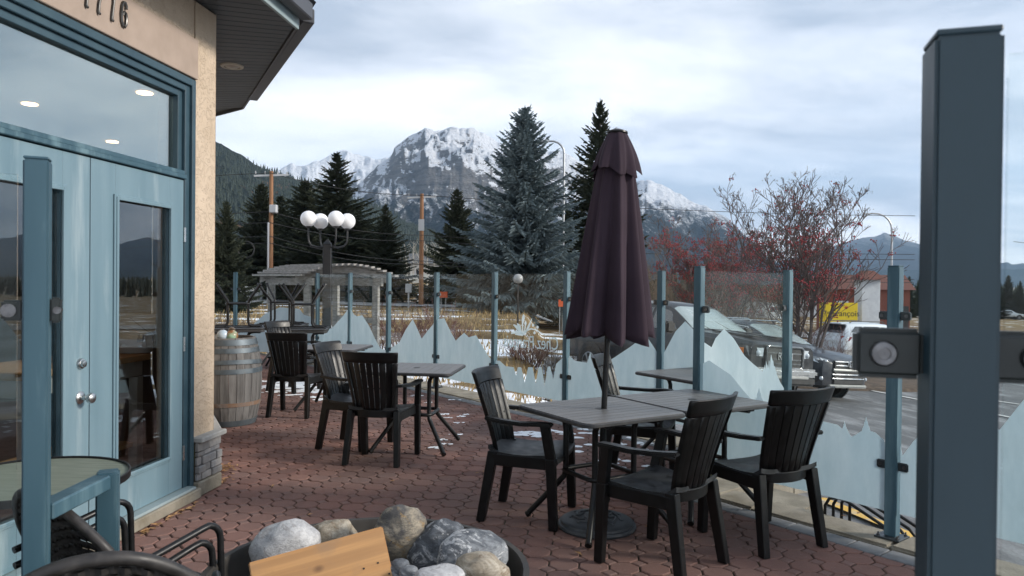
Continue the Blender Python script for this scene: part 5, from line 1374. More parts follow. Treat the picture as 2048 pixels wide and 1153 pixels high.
# ---- utility poles, wires, street lights
def upole(px, dep, ytop, label, rad_, conduit, boxz):
    p = gp(px, dep); t = thing('utility_pole', label, 'utility pole', p, 0, 'utility poles by the road'); zt_ = PD(px, ytop, dep).z-p.z
    mb = MB(); mb.tube([(0,0,-.3),(0,0,zt_)], [rad_, rad_*.75], 12); mb.build('pole', K['poleorange'], t, smooth=True, ang=50)
    mb = MB(); mb.beam((-1.1,-.2,zt_-.35),(1.1,.2,zt_-.2),.10,.12); mb.build('crossarm', K['polegrey'], t)
    for x in (-1.0,-.4,.4,1.0):
        mb = MB(); mb.lathe([(.04,0),(.06,.05),(.03,.1),(.05,.14),(.01,.2)], 8, (x, .18*x, zt_-.2)); mb.build('insulator', K['polegrey'], t)
    mb = MB(); mb.tube([(-.1,-.25,-.2),(-.1,-.25,zt_*conduit)], .07, 8); mb.build('conduit', K['polegrey'], t, smooth=True)
    if boxz:
        mb = MB(); mb.box((.25,-.25,zt_*boxz),(.5,.4,.55)); mb.build('transformer', K['polegrey'], t, bevel=.05)
        mb = MB(); mb.tube(arc((-1.6,-.2,zt_*.42), .55, 0, 360, 20), .05, 6); mb.build('cable_coil', K['wire'], t, smooth=True)
    else:
        mb = MB(); mb.box((0,-.22,zt_*.72),(.45,.05,.9)); mb.build('notice_board', K['polegrey'], t)
    return p, zt_
P1, h1 = upole(541, 50, 343, 'orange brown utility pole with conduit and cable coil left of the lamp', .17, .62, .72)
P2, h2 = upole(842, 58, 388, 'orange brown utility pole with pale board, standing alone right of the lamp', .19, .0, 0)
P0 = P1+Vector((-34, 3, 0)); P3 = P2+Vector((44, 2, -1))
for k, (f1, f2) in enumerate(((.985,.985),(.70,.63),(.62,.58),(.52,.40),(.47,.37))):
    pts = []
    A0, A1, A2, A3 = P0+Vector((0,0,h1*f1)), P1+Vector((0,-.2,h1*f1)), P2+Vector((0,-.2,h2*f2)), P3+Vector((0,0,h2*f2))
    for a, b in ((A0, A1), (A1, A2), (A2, A3)):
        for i in range(10): f = i/10; q = a.lerp(b, f); q.z -= 1.6*f*(1-f); pts.append(q)
    o = MB().tube(pts, .022, 4).build('power_line', K['wire'], None)
    tag(o, ['topmost thin power line between the two utility poles', 'second power line from the top between the two utility poles', 'middle power line between the two utility poles', 'fourth cable from the top between the two utility poles', 'lowest cable strung between the two utility poles'][k], 'power line', 'power lines by the road')
o = MB().tube([Vector((88, 130, 9.4)), Vector((130, 172, 10.6)), Vector((210, 240, 12))], .05, 4).build('power_line', K['wire'], None); tag(o, 'power line crossing the sky at the far right edge', 'power line', 'power lines by the road')
def slight(px, dep, ybend, xend, label):
    p = gp(px, dep); t = thing('street_light', label, 'street light', p, 0, 'arched street lights'); zb = PD(px, ybend, dep).z-p.z; w = (xend-px)*dep/CF; H_ = abs(w)
    pts = [(0,0,-.2), (0,0,zb*.5), (0,0,zb-H_*.75)]+[(w*.75*(1-math.cos(rad(a))), 0, zb-H_*.75+H_*.75*math.sin(rad(a))) for a in (20,40,60,80,90)]+[(w, 0, zb)]
    mb = MB(); mb.tube(pts, [.11,.095,.085]+[.07]*6, 10); mb.build('pole', K['galv'], t, smooth=True, ang=60)
    mb = MB(); mb.box((w+math.copysign(.28, w), 0, zb-.02), (.6,.26,.13)); mb.build('lamp_head', K['galv'], t, bevel=.04)
    mb = MB(); mb.lathe([(.16,-.2),(.16,.25),(.11,.3)], 10); mb.build('base', K['galv'], t)
slight(1125, 51, 283, 1093, 'arched grey street light rising behind the blue spruce')
slight(1782, 62, 428, 1738, 'arched grey street light at right of the large berry tree')
# grey globe stands in for a reflection in the glass; roadside bits
p = gp(1036, 26); t = thing('globe_reflection', 'small white globe lamp on a thin post in front of the blue spruce', 'lamp', p); z = PD(1036, 558, 26).z-p.z
mb = MB(); mb.sphere((0,0,z), .17, 20, 12); mb.build('globe', pm('reflection_grey', (.33,.33,.33), None, rough=.4), t, smooth=True, ang=180)  # grey colour paints the faintness of the reflection
mb = MB(); mb.tube([(0,0,-.1),(0,0,z-.17)], .03, 8); mb.build('post', K['lamppost'], t)
K['orange'] = pm('orange_sign', (.75,.13,.04), None, rough=.5)
def osign(px, py, dep, w, h, label, bend):
    p = gp(px, dep); t = thing('roadside_sign', label, 'sign', p, rad(bend), 'orange roadwork signs'); z = PD(px, py, dep).z-p.z
    mb = MB(); mb.box((0,0,z), (w, .04, h)); mb.build('sign_face', K['orange'], t, bevel=.02)
    for sx in (-.3, .3):
        mb = MB(); mb.box((sx*w, .05, (z-h*.3)/2), (.05,.05,z+h*.3)); mb.build('leg', K['polegrey'], t)
osign(887, 590, 52, .55, .42, 'orange roadwork sign left of the blue spruce', 10); osign(1124, 607, 44, .42, .42, 'orange roadwork sign by the umbrella edge', -5)
p = gp(817, 50); t = thing('utility_box', 'pale utility box on a post beside the lone utility pole', 'utility box', p); z = PD(817, 577, 50).z-p.z
mb = MB(); mb.box((0,0,z), (.42,.2,.6)); mb.build('box', K['polegrey'], t, bevel=.02); mb = MB(); mb.box((0,.03,(z-.3)/2), (.1,.1,z-.3)); mb.build('post', K['polegrey'], t)
for k, px in enumerate((486, 492, 503, 513, 521)):
    p = gp(px, 62+k*.5); o = MB().box((0,0,.6), (.32,.32,1.3)).build('bollard', K['polegrey'], None, bevel=.03); o.location = p
    tag(o, 'pale grey bollard in the row behind the stacked tables, beyond the road', 'bollard', 'row of pale bollards beyond the road')
# ---- conifers
def spruce_mesh(seed, H, R, whorl=.26, nb=7, tw=.15, lo=.05, droop=.25, wid=.055, hang=.0, power=.85):
    r = np.random.RandomState(seed); Vs = []; up = np.array([0,0,1.0])
    z = lo*H
    while z < H*.985:
        t = z/H; Lm = R*(1-t)**power*(1 if t > .12 else .7+.3*t/.12)
        n = max(3, int(nb*(.6+.6*(1-t)))) 
        a0 = r.uniform(0, 6.28)
        for k in range(n):
            az = a0+6.283*k/n+r.normal(0, .25); Lb = max(.12, Lm*r.uniform(.5, 1.22)); el = -.18+.95*t**1.2+r.normal(0, .09)
            d = np.array([math.cos(az)*math.cos(el), math.sin(az)*math.cos(el), math.sin(el)]); side = np.cross(d, up); side /= np.linalg.norm(side)
            o = np.array([0,0,z+r.uniform(-.5, .5)*whorl])
            m = max(3, int(Lb/tw)); s = (np.arange(m)+r.uniform(.1, .9, m))/m*.97+.03
            ax = o+d*(s*Lb)[:, None]+up*((-droop*(s-s*s*1.15)*Lb)[:, None])
            for sg in (-1, 1, 0):
                if sg == 0: dirs = d[None]*np.ones((m, 1))+up*.12; ln = np.full(m, Lb/m*1.9)
                else:
                    dirs = d*.75+side*sg*r.uniform(.55, .95, m)[:, None]-up*r.uniform(.0, .35+hang, m)[:, None]; ln = (.26*Lb*(1-s)**.8+.10+.05*(1-t))*r.uniform(.7, 1.2, m)
                dirs = dirs/np.linalg.norm(dirs, axis=1)[:, None]; ln = np.minimum(ln, .85)
                sub = 1 if sg == 0 else 2
                for q in range(sub):
                    b0 = ax+dirs*(ln*(q/sub))[:, None]; e0 = ax+dirs*(ln*((q+1)/sub*1.06))[:, None]-up*(.05*ln*(q+1))[:, None]
                    w = wid*r.uniform(.75, 1.3, m)[:, None]
                    s1 = np.cross(dirs, up+r.normal(0, .35, (m, 3))); s1 /= np.linalg.norm(s1, axis=1)[:, None]; s2 = np.cross(dirs, s1)
                    for ss in (s1, s2):
                        Vs.append(np.stack([b0-ss*w, b0+ss*w, e0+ss*w*.35, e0-ss*w*.35], 1))
            # upright tip
        z += whorl*(.75+.5*(1-t))
    for k in range(5):
        a = k*1.26; s = np.array([math.cos(a), math.sin(a), 0]); b0 = np.array([0,0,H*.95]); e0 = np.array([0,0,H*1.01]); Vs.append(np.stack([b0-s*wid*1.4, b0+s*wid*1.4, e0+s*.01, e0-s*.01])[None])
    return np.concatenate(Vs).reshape(-1, 3)
protos = {}
def conifer(key, px, dep, ytop, wpx, mat, label, group, rot=0.0, lo=.05, gen=None, dz=0.0):
    p = gp(px, dep); p.z += dz; H = PD(px, ytop, dep).z-p.z; R = wpx/2*dep/CF
    t = thing('spruce_tree', label, 'tree', p, rot, group)
    if key not in protos:
        V = spruce_mesh(*gen[0], **gen[1]); n = len(V)//4
        o = np_mesh('crown', V, np.arange(n*4).reshape(-1, 4), K[mat], t); protos[key] = (o.data, gen[0][1], gen[0][2])
        me, h0, r0 = protos[key]
    else:
        me, h0, r0 = protos[key]; o = link('crown', me, None, t)
    o.scale = (R/r0, R/r0, H/h0)
    mb = MB(); mb.tube([(0,0,-.3),(0,0,H*.5),(0,0,H*.97)], [H*.024, H*.014, .02], 8); mb.build('trunk', K['bark'], t, smooth=True)
    return t
BG = dict(whorl=.25, nb=11, tw=.135, lo=.06, droop=.30, wid=.055, hang=.35, power=.72)
conifer('blue', 1046, 48, 214, 320, 'bluespruce', 'large blue spruce with silvery drooping branches left of the umbrella', 'tall spruces', gen=((11, 13.5, 4.4), BG))
conifer('g1', 1196, 54, 201, 270, 'spruce', 'tall dark spruce partly hidden behind the umbrella top', 'tall spruces', gen=((12, 15, 4.4), dict(whorl=.28, nb=10, tw=.14, lo=.05, droop=.25, wid=.06, hang=.2)))
conifer('g2', 912, 62, 376, 190, 'spruce', 'dark spruce just left of the blue spruce', 'tall spruces', gen=((13, 11, 3.6), dict(whorl=.26, nb=10, tw=.14, lo=.04, droop=.3, wid=.065, hang=.3)))
conifer('g1', 672, 66, 305, 300, 'spruce', 'tallest dark spruce behind the four globe lamp', 'spruces behind the lamp', rot=1.1)
conifer('g2', 608, 70, 358, 270, 'spruce', 'broad dark spruce left of the tallest spruce behind the lamp', 'spruces behind the lamp', rot=2.0)
conifer('g2', 522, 74, 365, 230, 'spruce', 'dark spruce directly behind the left utility pole', 'spruces behind the lamp', rot=.4)
conifer('g1', 770, 64, 408, 165, 'spruce', 'small narrow dark spruce between the lamp and the lone utility pole', 'spruces behind the lamp', rot=3.0)
conifer('g2', 452, 40, 400, 150, 'spruce', 'olive green spruce against the building corner', 'spruces behind the lamp', rot=4.0)
conifer('g2', 390, 46, 360, 200, 'spruce', 'dark spruce mostly hidden behind the building corner', 'spruces behind the lamp', rot=5.1)
conifer('g1', 560, 88, 392, 270, 'spruce', 'farther dark spruce filling the gap right of the left utility pole', 'spruces behind the lamp', rot=.9)
conifer('g2', 730, 84, 440, 200, 'spruce', 'farther low dark spruce behind the globes', 'spruces behind the lamp', rot=2.8)
conifer('g1', 1130, 74, 470, 170, 'spruce', 'low dark spruce between the blue spruce and the umbrella', 'tall spruces', rot=2.2)
rg = random.Random(8)
far = [(1818, 150, 552, 46), (1842, 165, 545, 50), (1868, 158, 548, 46), (1992, 150, 545, 52), (2016, 158, 550, 56), (2040, 150, 562, 46), (2066, 155, 556, 50), (2100, 160, 548, 60), (1800, 190, 560, 40)]
for k, (px, dep, yt, w) in enumerate(far):
    conifer('g1' if k % 2 else 'g2', px, dep, yt, w, 'spruce', 'dark conifer in the far tree line at the right edge', 'far tree line at right', rot=k*1.3)
# ---- bare trees and shrubs
def bare(seed, H, spread, stems, r0, lev=3, twigs=9, droop=0.0, base=.1, upw=.9, sides=5, rmin=.0035):
    r = random.Random(seed); mb = MB(); tips = []
    def grow(p, d, L, rr, lv):
        n = 5 if lv < lev else 3; pts = [p]; rs = [rr]; q = Vector(p); dd = Vector(d)
        for i in range(n):
            dd = (dd+Vector((r.gauss(0,.13), r.gauss(0,.13), r.gauss(.05,.08)-droop*lv*.05))).normalized(); q = q+dd*(L/n); pts.append(q.copy()); rs.append(max(rmin, rr*(1-.75*(i+1)/n)))
        mb.tube(pts, rs, sides if lv < 2 else 3, cap=False)
        if lv >= lev: tips.append(pts[-1]); return
        k = twigs if lv == 0 else int(twigs*.65)
        for i in range(k):
            f = r.uniform(.28 if lv == 0 else .2, 1.0); j = min(int(f*n), n-1); b = pts[j].lerp(pts[j+1], f*n-j)
            ax = (pts[j+1]-pts[j]).normalized(); o = ax.orthogonal().normalized(); o = Matrix.Rotation(r.uniform(0, 6.28), 3, ax) @ o
            nd_ = (ax*r.uniform(.6, 1.0)+o*r.uniform(.5, .95)+Vector((0,0,upw*.35))).normalized()
            grow(b, nd_, L*r.uniform(.32, .55)*(1.1-.4*f), rs[j]*.55, lv+1)
        tips.append(pts[-1])
    for s in range(stems):
        a = 6.283*s/stems+r.uniform(-.4, .4); sp = spread*r.uniform(.3, 1.0); d = Vector((math.cos(a)*sp, math.sin(a)*sp, upw)).normalized()
        grow(Vector((math.cos(a)*base*r.random(), math.sin(a)*base*r.random(), -.05)), d, H*r.uniform(.75, 1.0)/max(.6, d.z), r0*r.uniform(.7, 1.1), 0)
    return mb, tips
def berries(tips, r, frac, zlo, zhi, n=9, s=.024, cl=.075, mat='berry'):
    V = []; F = []; oc = [(1,0,0),(-1,0,0),(0,1,0),(0,-1,0),(0,0,1),(0,0,-1)]; of = [(0,2,4),(2,1,4),(1,3,4),(3,0,4),(2,0,5),(1,2,5),(3,1,5),(0,3,5)]
    for t in tips:
        f = (t.z-zlo)/(zhi-zlo)
        if r.random() > frac(f): continue
        for k in range(n):
            c = t+Vector((r.gauss(0, cl), r.gauss(0, cl), r.gauss(-.04, cl*.6))); b = len(V); q = s*r.uniform(.7, 1.3)
            V += [(c.x+x*q, c.y+y*q, c.z+z*q) for x, y, z in oc]; F += [(a+b, e+b, g+b) for a, e, g in of]
    return V, F
def rowan(px, dep, ytop, seed, H0, spread, stems, label, frac, n=9, rot=0, r0=.06, tw=9, mat='barkrowan'):
    p = gp(px, dep); H = PD(px, ytop, dep).z-p.z; mb, tips = bare(seed, H*.72, spread, stems, r0, 3, tw, upw=1.0, rmin=.0065)
    zmax = sorted(t.z for t in tips)[int(len(tips)*.985)]; sc = H/zmax
    t = thing('berry_tree', label, 'tree', p, rot, 'bare trees with red berries')
    mb.v = [(x*sc, y*sc, z*sc) for x, y, z in mb.v]; tips = [q*sc for q in tips]
    mb.build('branches', K[mat], t); r = random.Random(seed+1)
    V, F = berries(tips, r, frac, 0, H, n)
    if V: np_mesh('berries', V, F, K['berry'], t, kind='stuff')
    V, F = berries(tips, r, lambda f: .5*max(0, f-.45), 0, H, 5, .014, .045)
    if V: np_mesh('dry_umbels', V, F, K['umbel'], t, kind='stuff')
    return t
rowan(1606, 22.0, 358, 5, 5, .46, 12, 'large bare multi stemmed tree with dark red berries beside the yellow sign', lambda f: .26 if f < .55 else (.13 if f < .75 else .03), 8, 0, .045, 9)
rowan(1405, 27.0, 440, 9, 4, .50, 8, 'bare tree covered in bright red berries behind the dark pickup', lambda f: .30 if f < .9 else .1, 8, .7, .045, 9)
rowan(1482, 30.0, 462, 15, 4, .5, 7, 'smaller red berried bare tree between the two larger berry trees', lambda f: .26, 8, 1.9, .04, 8)
def shrub(name, label, px, dep, ytop, seed, spread, stems, mat, grp, tw=5, r0=.012, lev=2):
    p = gp(px, dep); H = max(.25, PD(px, ytop, dep).z-p.z); mb, tips = bare(seed, H*.75, spread, stems, r0, lev, tw, upw=1.0, base=.35, sides=3)
    zm = max(t.z for t in tips); sc = H/zm; mb.v = [(x*sc, y*sc, z*sc) for x, y, z in mb.v]
    o = mb.build(name, K[mat], None); o.location = p; return tag(o, label, 'shrub', grp)
for k, (px, dep, yt, sp, st, mat, lab) in enumerate([
  (800, 15.5, 590, .9, 30, 'twigred', 'red twigged bare shrub between the fence posts right of the arbor'),
  (845, 15.0, 596, .9, 34, 'twigred', 'red twigged bare shrub in front of the lone utility pole'),
  (905, 15.5, 612, .9, 30, 'twigred', 'red twigged bare shrub left of the etched name on the glass'),
  (445, 18.5, 618, .8, 34, 'twigbrown', 'brown bare shrub beside the building corner behind the stacked tables'),
  (500, 18.5, 622, .8, 34, 'twigbrown', 'brown bare shrub behind the left stacked tables'),
  (555, 19, 624, .8, 30, 'twigbrown', 'brown bare shrub behind the middle stacked tables'),
  (695, 17, 600, .7, 24, 'twigbrown', 'tall dry stems climbing inside the arbor'),
  (1060, 17.5, 668, 1.0, 46, 'twigred', 'low russet shrub in the snow under the etched emblem'),
  (1113, 19, 676, 1.0, 40, 'twigbrown', 'low tan shrub in the snow beside the umbrella'),
  (1300, 34, 478, .6, 12, 'twigbrown', 'tall thin bare shrub right of the umbrella'),
  (1345, 33, 500, .6, 14, 'twigbrown', 'tall thin bare shrub behind the pickup cab'),
  (1530, 31, 520, .8, 18, 'twigbrown', 'bare thicket behind the pickup bonnet'),
  (1455, 36, 530, .8, 18, 'twigbrown', 'bare thicket under the smaller berry tree'),
  (1570, 23, 600, .9, 24, 'twigred', 'low bare shrub at the foot of the large berry tree'),
  (1655, 23, 640, .9, 22, 'twigred', 'low bare shrub between the large berry tree and the white car'),
  (1760, 44, 628, 1.0, 26, 'twigred', 'dry shrub at the foot of the white pillar'),
  (1815, 46, 632, 1.0, 26, 'twigred', 'dry shrub right of the near fence post')]):
    big_ = dep > 30 and yt < 560
    shrub('bare_shrub', lab, px, dep, yt, 40+k, sp, st, mat, 'bare shrubs beyond the fence', 8 if big_ else 5, .03 if big_ else .012, 3 if big_ else 2)
rg = random.Random(31)
for k in range(16):
    px = 800+ (k*13.3) % 190 if k < 10 else rg.uniform(640, 1290); dep = 78+rg.uniform(0, 22); p = gp(px, dep); H = rg.uniform(5.5, 7.5)
    t = thing('aspen_tree', 'thin pale bare aspen in the grove behind the road', 'tree', p, rg.uniform(0, 6), 'pale bare aspens behind the road')
    mb = MB(); mb.tube([(0,0,-.2),(rg.gauss(0,.1),0,H*.5),(rg.gauss(0,.2),rg.gauss(0,.2),H)], [.11,.075,.02], 6); mb.build('trunk', K['aspenbark'], t)
    mb = MB()
    for i in range(26):
        z = H*rg.uniform(.3, .97); a_ = rg.uniform(0, 6.28); L_ = H*.22*(1.1-z/H)+.3; mb.tube([(0,0,z),(L_*.5*math.cos(a_), L_*.5*math.sin(a_), z+L_*.45),(L_*.8*math.cos(a_), L_*.8*math.sin(a_), z+L_*1.1)], [.025,.016,.008], 3, cap=False)
    mb.build('branches', K['aspenbark'], t)
# dry grass tufts on the lawn: uncountable
V = []; F = []
for i in range(9000):
    px = rg.uniform(420, 1330); dep = 9.5+rg.random()**1.5*60; d = ray(px, 600); x, y = d.x*dep, d.y*dep; n, u = nu(x, y)
    if n < 6.2 or x-.03*y > .3 or (50 < y+.06*x < 67): continue
    z = gz(x, y); h = rg.uniform(.06, .22)*(1+dep/60); w = .012*(1+dep/25); a_ = rg.uniform(0, 3.14); b = len(V); dx, dy = math.cos(a_)*w, math.sin(a_)*w; lx, ly = rg.gauss(0, h*.3), rg.gauss(0, h*.3)
    V += [(x-dx, y-dy, z-.01), (x+dx, y+dy, z-.01), (x+lx, y+ly, z+h)]; F.append((b, b+1, b+2))
K['straw'] = pm('straw', (.24,.165,.075), (.36,.265,.13), 3, rough=.9, kind='World', rand=.3, island=True)
tag(np_mesh('dry_grass', V, F, K['straw'], None, kind='stuff'), 'dry tan grass on the lawn beyond the fence', 'grass')
# planting bed round the berry tree
q = gp(1612, 22.0); mb = MB(); pr = [(1.9,0),(1.8,.10),(1.3,.16),(.5,.22),(.01,.24)]
mb.lathe([(a*2, b) for a, b in pr], 30, cap=False); mb.v = [(x*1.2, y*.7, z+gz(q.x+x*1.2, q.y+y*.7)-q.z) for x, y, z in mb.v]; o = structure(mb.build('planting_bed', K['soil'], None, smooth=True, ang=180)); o.location = q
# ================================================================ VEHICLES
def paintmat(name, c, c2, dirt=(.13,.125,.12), amt=.35):
    m, t, b, out = newmat(name); v = coords(t, 'Object'); sp = nd(t, 'ShaderNodeSeparateXYZ'); t.links.new(v, sp.inputs[0])
    c_ = mramp(t, mnoise(t, v, 2, 3), [(.3, c), (.7, c2)])
    low = mmath(t, 'SUBTRACT', mnoise(t, v, 3.5, 7, .65), mmath(t, 'MULTIPLY', sp.outputs[2], .28))
    c_ = mmix(t, mramp(t, low, [(.22, 0.0), (.45, amt)]), c_, dirt)
    t.links.new(c_, b.inputs['Base Color']); b.inputs['Roughness'].default_value = .32; b.inputs['Metallic'].default_value = 0
    b.inputs['Specular IOR Level'].default_value = .3; b.inputs['Coat Weight'].default_value = .4; b.inputs['Coat Roughness'].default_value = .08; return m
K['pt_dark'] = paintmat('pickup_paint', (.012,.014,.018), (.018,.02,.025))
K['pt_blue'] = paintmat('suv_paint', (.013,.017,.027), (.018,.023,.034))
K['pt_white'] = paintmat('white_car_paint', (.58,.63,.68), (.62,.67,.71), (.34,.31,.27), .75)
K['carglass'] = pm('car_glass', (.02,.025,.028), None, rough=.04, spec=.9, coat=.6)
K['windshield'] = pm('pale_windscreen', (.22,.27,.275), (.32,.37,.37), 2.5, rough=.12, rough2=.3, spec=.9, coat=.7)  # paler teal than the other car glass
K['chrome'] = pm('chrome', (.62,.63,.64), (.5,.51,.52), 8, rough=.14, rough2=.3, metal=1)
K['plastic'] = pm('dark_trim_plastic', (.018,.019,.02), (.035,.035,.036), 8, rough=.6)
K['tyre'] = pm('tyre', (.016,.016,.016), (.04,.038,.036), 10, rough=.85)
K['rim'] = pm('alloy_rim', (.36,.37,.38), (.25,.26,.27), 9, rough=.3, metal=.9)
K['lampclear'] = pm('headlamp_lens', (.42,.47,.52), (.62,.66,.70), 6, rough=.08, spec=.9, coat=.8)
K['lampdark'] = pm('headlamp_housing', (.05,.055,.06), (.16,.17,.18), 6, rough=.1, coat=.7)
K['amber'] = pm('amber_lens', (.65,.18,.03), None, rough=.2)
K['redlens'] = pm('tail_lens', (.36,.015,.02), (.25,.01,.012), 4, rough=.15, coat=.6)
K['skid'] = pm('silver_skid', (.33,.34,.33), (.42,.42,.41), 6, rough=.5, metal=.3)
class Car:
    def __init__(s, name, label, pos_, hd, st, mat):
        hd = Vector((hd[0], hd[1], 0)).normalized(); e = .8; p = Vector((pos_[0], pos_[1], 0))
        zf = lambda q: gz(q.x, q.y)+.034
        lf = Vector((-hd.y, hd.x, 0)); a, b, c, d = p+hd*1.4, p-hd*1.4, p+lf*e, p-lf*e
        F_ = (a-b); F_.z = zf(a)-zf(b); F_.normalize(); Lf = (c-d); Lf.z = zf(c)-zf(d); U = F_.cross(Lf).normalized(); Lf = U.cross(F_)
        p.z = (zf(a)+zf(b)+zf(c)+zf(d))/4
        s.t = thing(name, label, 'car' if 'pickup' not in name else 'pickup', p); m = Matrix((F_, Lf, U)).transposed().to_4x4(); m.translation = p; s.t.matrix_world = m
        s.st = sorted(st, key=lambda q: -q[0]); s.mat = mat
        xs_ = []; 
        for a, b in zip(s.st, s.st[1:]):
            k = max(1, int(abs(a[0]-b[0])/.22)); xs_ += [a[0]+(b[0]-a[0])*i/k for i in range(k)]
        xs_.append(s.st[-1][0]); vs = []; fs = []; n = 15
        for x in xs_:
            q = s.sec(x); vs += [(x, -y, z) for y, z in q]+[(x, y, z) for y, z in q[-2::-1]]
        for i in range(len(xs_)-1):
            for j in range(n-1): fs.append((i*n+j, i*n+n+j, i*n+n+j+1, i*n+j+1))
            fs.append((i*n+n-1, i*n+n+n-1, i*n+n, i*n))
        fs += [tuple(range(n)), tuple(range(len(vs)-n, len(vs)))[::-1]]
        mb = MB(); mb.add(vs, fs); mb.build('body', mat, s.t, smooth=True, ang=28)
    def raw(s, x):
        st = s.st
        if x >= st[0][0]: return st[0][1:]
        for a, b in zip(st, st[1:]):
            if a[0] >= x >= b[0]:
                f = (a[0]-x)/(a[0]-b[0]) if a[0] != b[0] else 0; return [u+(v-u)*f for u, v in zip(a[1:], b[1:])]
        return st[-1][1:]
    def sec(s, x):
        w, zb, zs, wt, zt = s.raw(x); h = zs-zb; d = max(.015, min(.09, (zt-zs)*.14))
        return [(w*.80, zb), (w*.955, zb+.08*h), (w*.995, zb+.42*h), (w, zb+.72*h), (w*.955, zs), (wt, zt-d), (wt*.80, zt-d*.22), (0, zt)]
    def at(s, x, k, side=-1, e=.006):
        q = s.sec(x); i = min(int(k), 6); f = k-i; y = q[i][0]+(q[i+1][0]-q[i][0])*f; z = q[i][1]+(q[i+1][1]-q[i][1])*f
        dy, dz = q[i+1][0]-q[i][0], q[i+1][1]-q[i][1]; l = math.hypot(dy, dz) or 1
        return Vector((x, side*(y+dz/l*e), z-dy/l*e))
    def patch(s, name, mat, corners, side=-1, nx_=8, nk=4, e=.007, par=None):
        # corners: (x,k) bottom-front, bottom-rear, top-rear, top-front
        mb = MB(); vs = []; fs = []; A, B, C, D_ = corners
        for i in range(nx_+1):
            f = i/nx_
            for j in range(nk+1):
                g = j/nk; x = (A[0]*(1-f)+B[0]*f)*(1-g)+(D_[0]*(1-f)+C[0]*f)*g; k = (A[1]*(1-f)+B[1]*f)*(1-g)+(D_[1]*(1-f)+C[1]*f)*g
                vs.append(s.at(x, k, side, e))
        for i in range(nx_):
            for j in range(nk): a = i*(nk+1)+j; fs.append((a, a+nk+1, a+nk+2, a+1))
        mb.add(vs, fs); return mb.build(name, mat, par or s.t, smooth=True, ang=60)
    def glassband(s, name, mat, x0, x1, k0, e=.008):
        mb = MB(); vs = []; fs = []; n = 6; ks = [k0+(7-k0)*i/6 for i in range(7)]
        for i in range(n+1):
            x = x0+(x1-x0)*i/n; row = [s.at(x, k, -1, e) for k in ks]+[s.at(x, k, 1, e) for k in ks[-2::-1]]; vs += row
        m = 13
        for i in range(n):
            for j in range(m-1): a = i*m+j; fs.append((a, a+m, a+m+1, a+1))
        mb.add(vs, fs); return mb.build(name, mat, s.t, smooth=True, ang=60)
    def wheel(s, x, r, w, side, flare=None):
        y = side*(w-.10); mb = MB(); n = 28
        def ring(prof, name, mat, par):
            vs = []; fs = []
            for rr, o in prof:
                for j in range(n): a = 2*math.pi*j/n; vs.append((x+rr*math.cos(a), y+side*o, r+rr*math.sin(a)))
            for i in range(len(prof)-1):
                for j in range(n): fs.append((i*n+j, i*n+(j+1) % n, (i+1)*n+(j+1) % n, (i+1)*n+j))
            m_ = MB(); m_.add(vs, fs); return m_.build(name, mat, par, smooth=True, ang=40)
        ring([(r*1.22,.06),(r*1.22,.108),(r*1.02,.108)], 'wheel_arch', flare or K['plastic'], s.t)
        tr_ = ring([(r*1.02,.09),(r*1.015,.118),(.012,.119)], 'wheel_well', K['plastic'], s.t)
        wh = ring([(r*.62,-.08),(r,-.06),(r,.10),(r*.96,.13),(r*.64,.135)], 'wheel', K['tyre'], s.t)
        ring([(r*.64,.133),(r*.60,.128),(r*.55,.122),(.01,.124)], 'rim_disc', K['plastic'], wh)
        for k in range(6):
            a = 2*math.pi*k/6; m_ = MB(); c, sn = math.cos(a), math.sin(a)
            m_.beam((x+c*.04, y+side*.128, r+sn*.04), (x+c*r*.6, y+side*.130, r+sn*r*.6), .012, .055, up=(-sn, 0, c)); m_.build('spoke', K['rim'], wh)
        ring([(r*.64,.134),(r*.60,.139),(r*.57,.131)], 'rim', K['rim'], wh)
    def box(s, name, mat, c, d, bev=.01, par=None, rz=0):
        return MB().box(c, d, rz).build(name, mat, par or s.t, bevel=bev, seg=2)
HD = (.52, -.854)
# --- dark pickup
f = PD(1563, 740, 14.0); ctr = Vector((f.x, f.y, 0))-Vector((HD[0], HD[1], 0))*2.9
c = Car('pickup_truck', 'dark grey pickup truck parked behind the corner of the glass fence', ctr, HD,
 [(2.88,.90,.48,1.10,.80,1.16),(2.80,.95,.46,1.15,.84,1.22),(2.3,.99,.46,1.19,.86,1.29),(1.7,1.0,.46,1.22,.86,1.33),(1.32,1.0,.46,1.23,.83,1.36),(.95,1.0,.46,1.25,.77,1.62),(.52,1.0,.46,1.27,.70,1.885),(.1,1.0,.46,1.27,.70,1.95),(-.9,1.0,.46,1.27,.70,1.945),(-1.28,1.0,.46,1.27,.69,1.90),(-1.42,1.0,.46,1.30,.74,1.66),(-1.52,1.0,.46,1.32,.90,1.40),(-2.8,1.0,.48,1.33,.92,1.40),(-2.9,.97,.55,1.28,.90,1.36)], K['pt_dark'])
c.glassband('windshield', K['windshield'], 1.28, .60, 5.15)
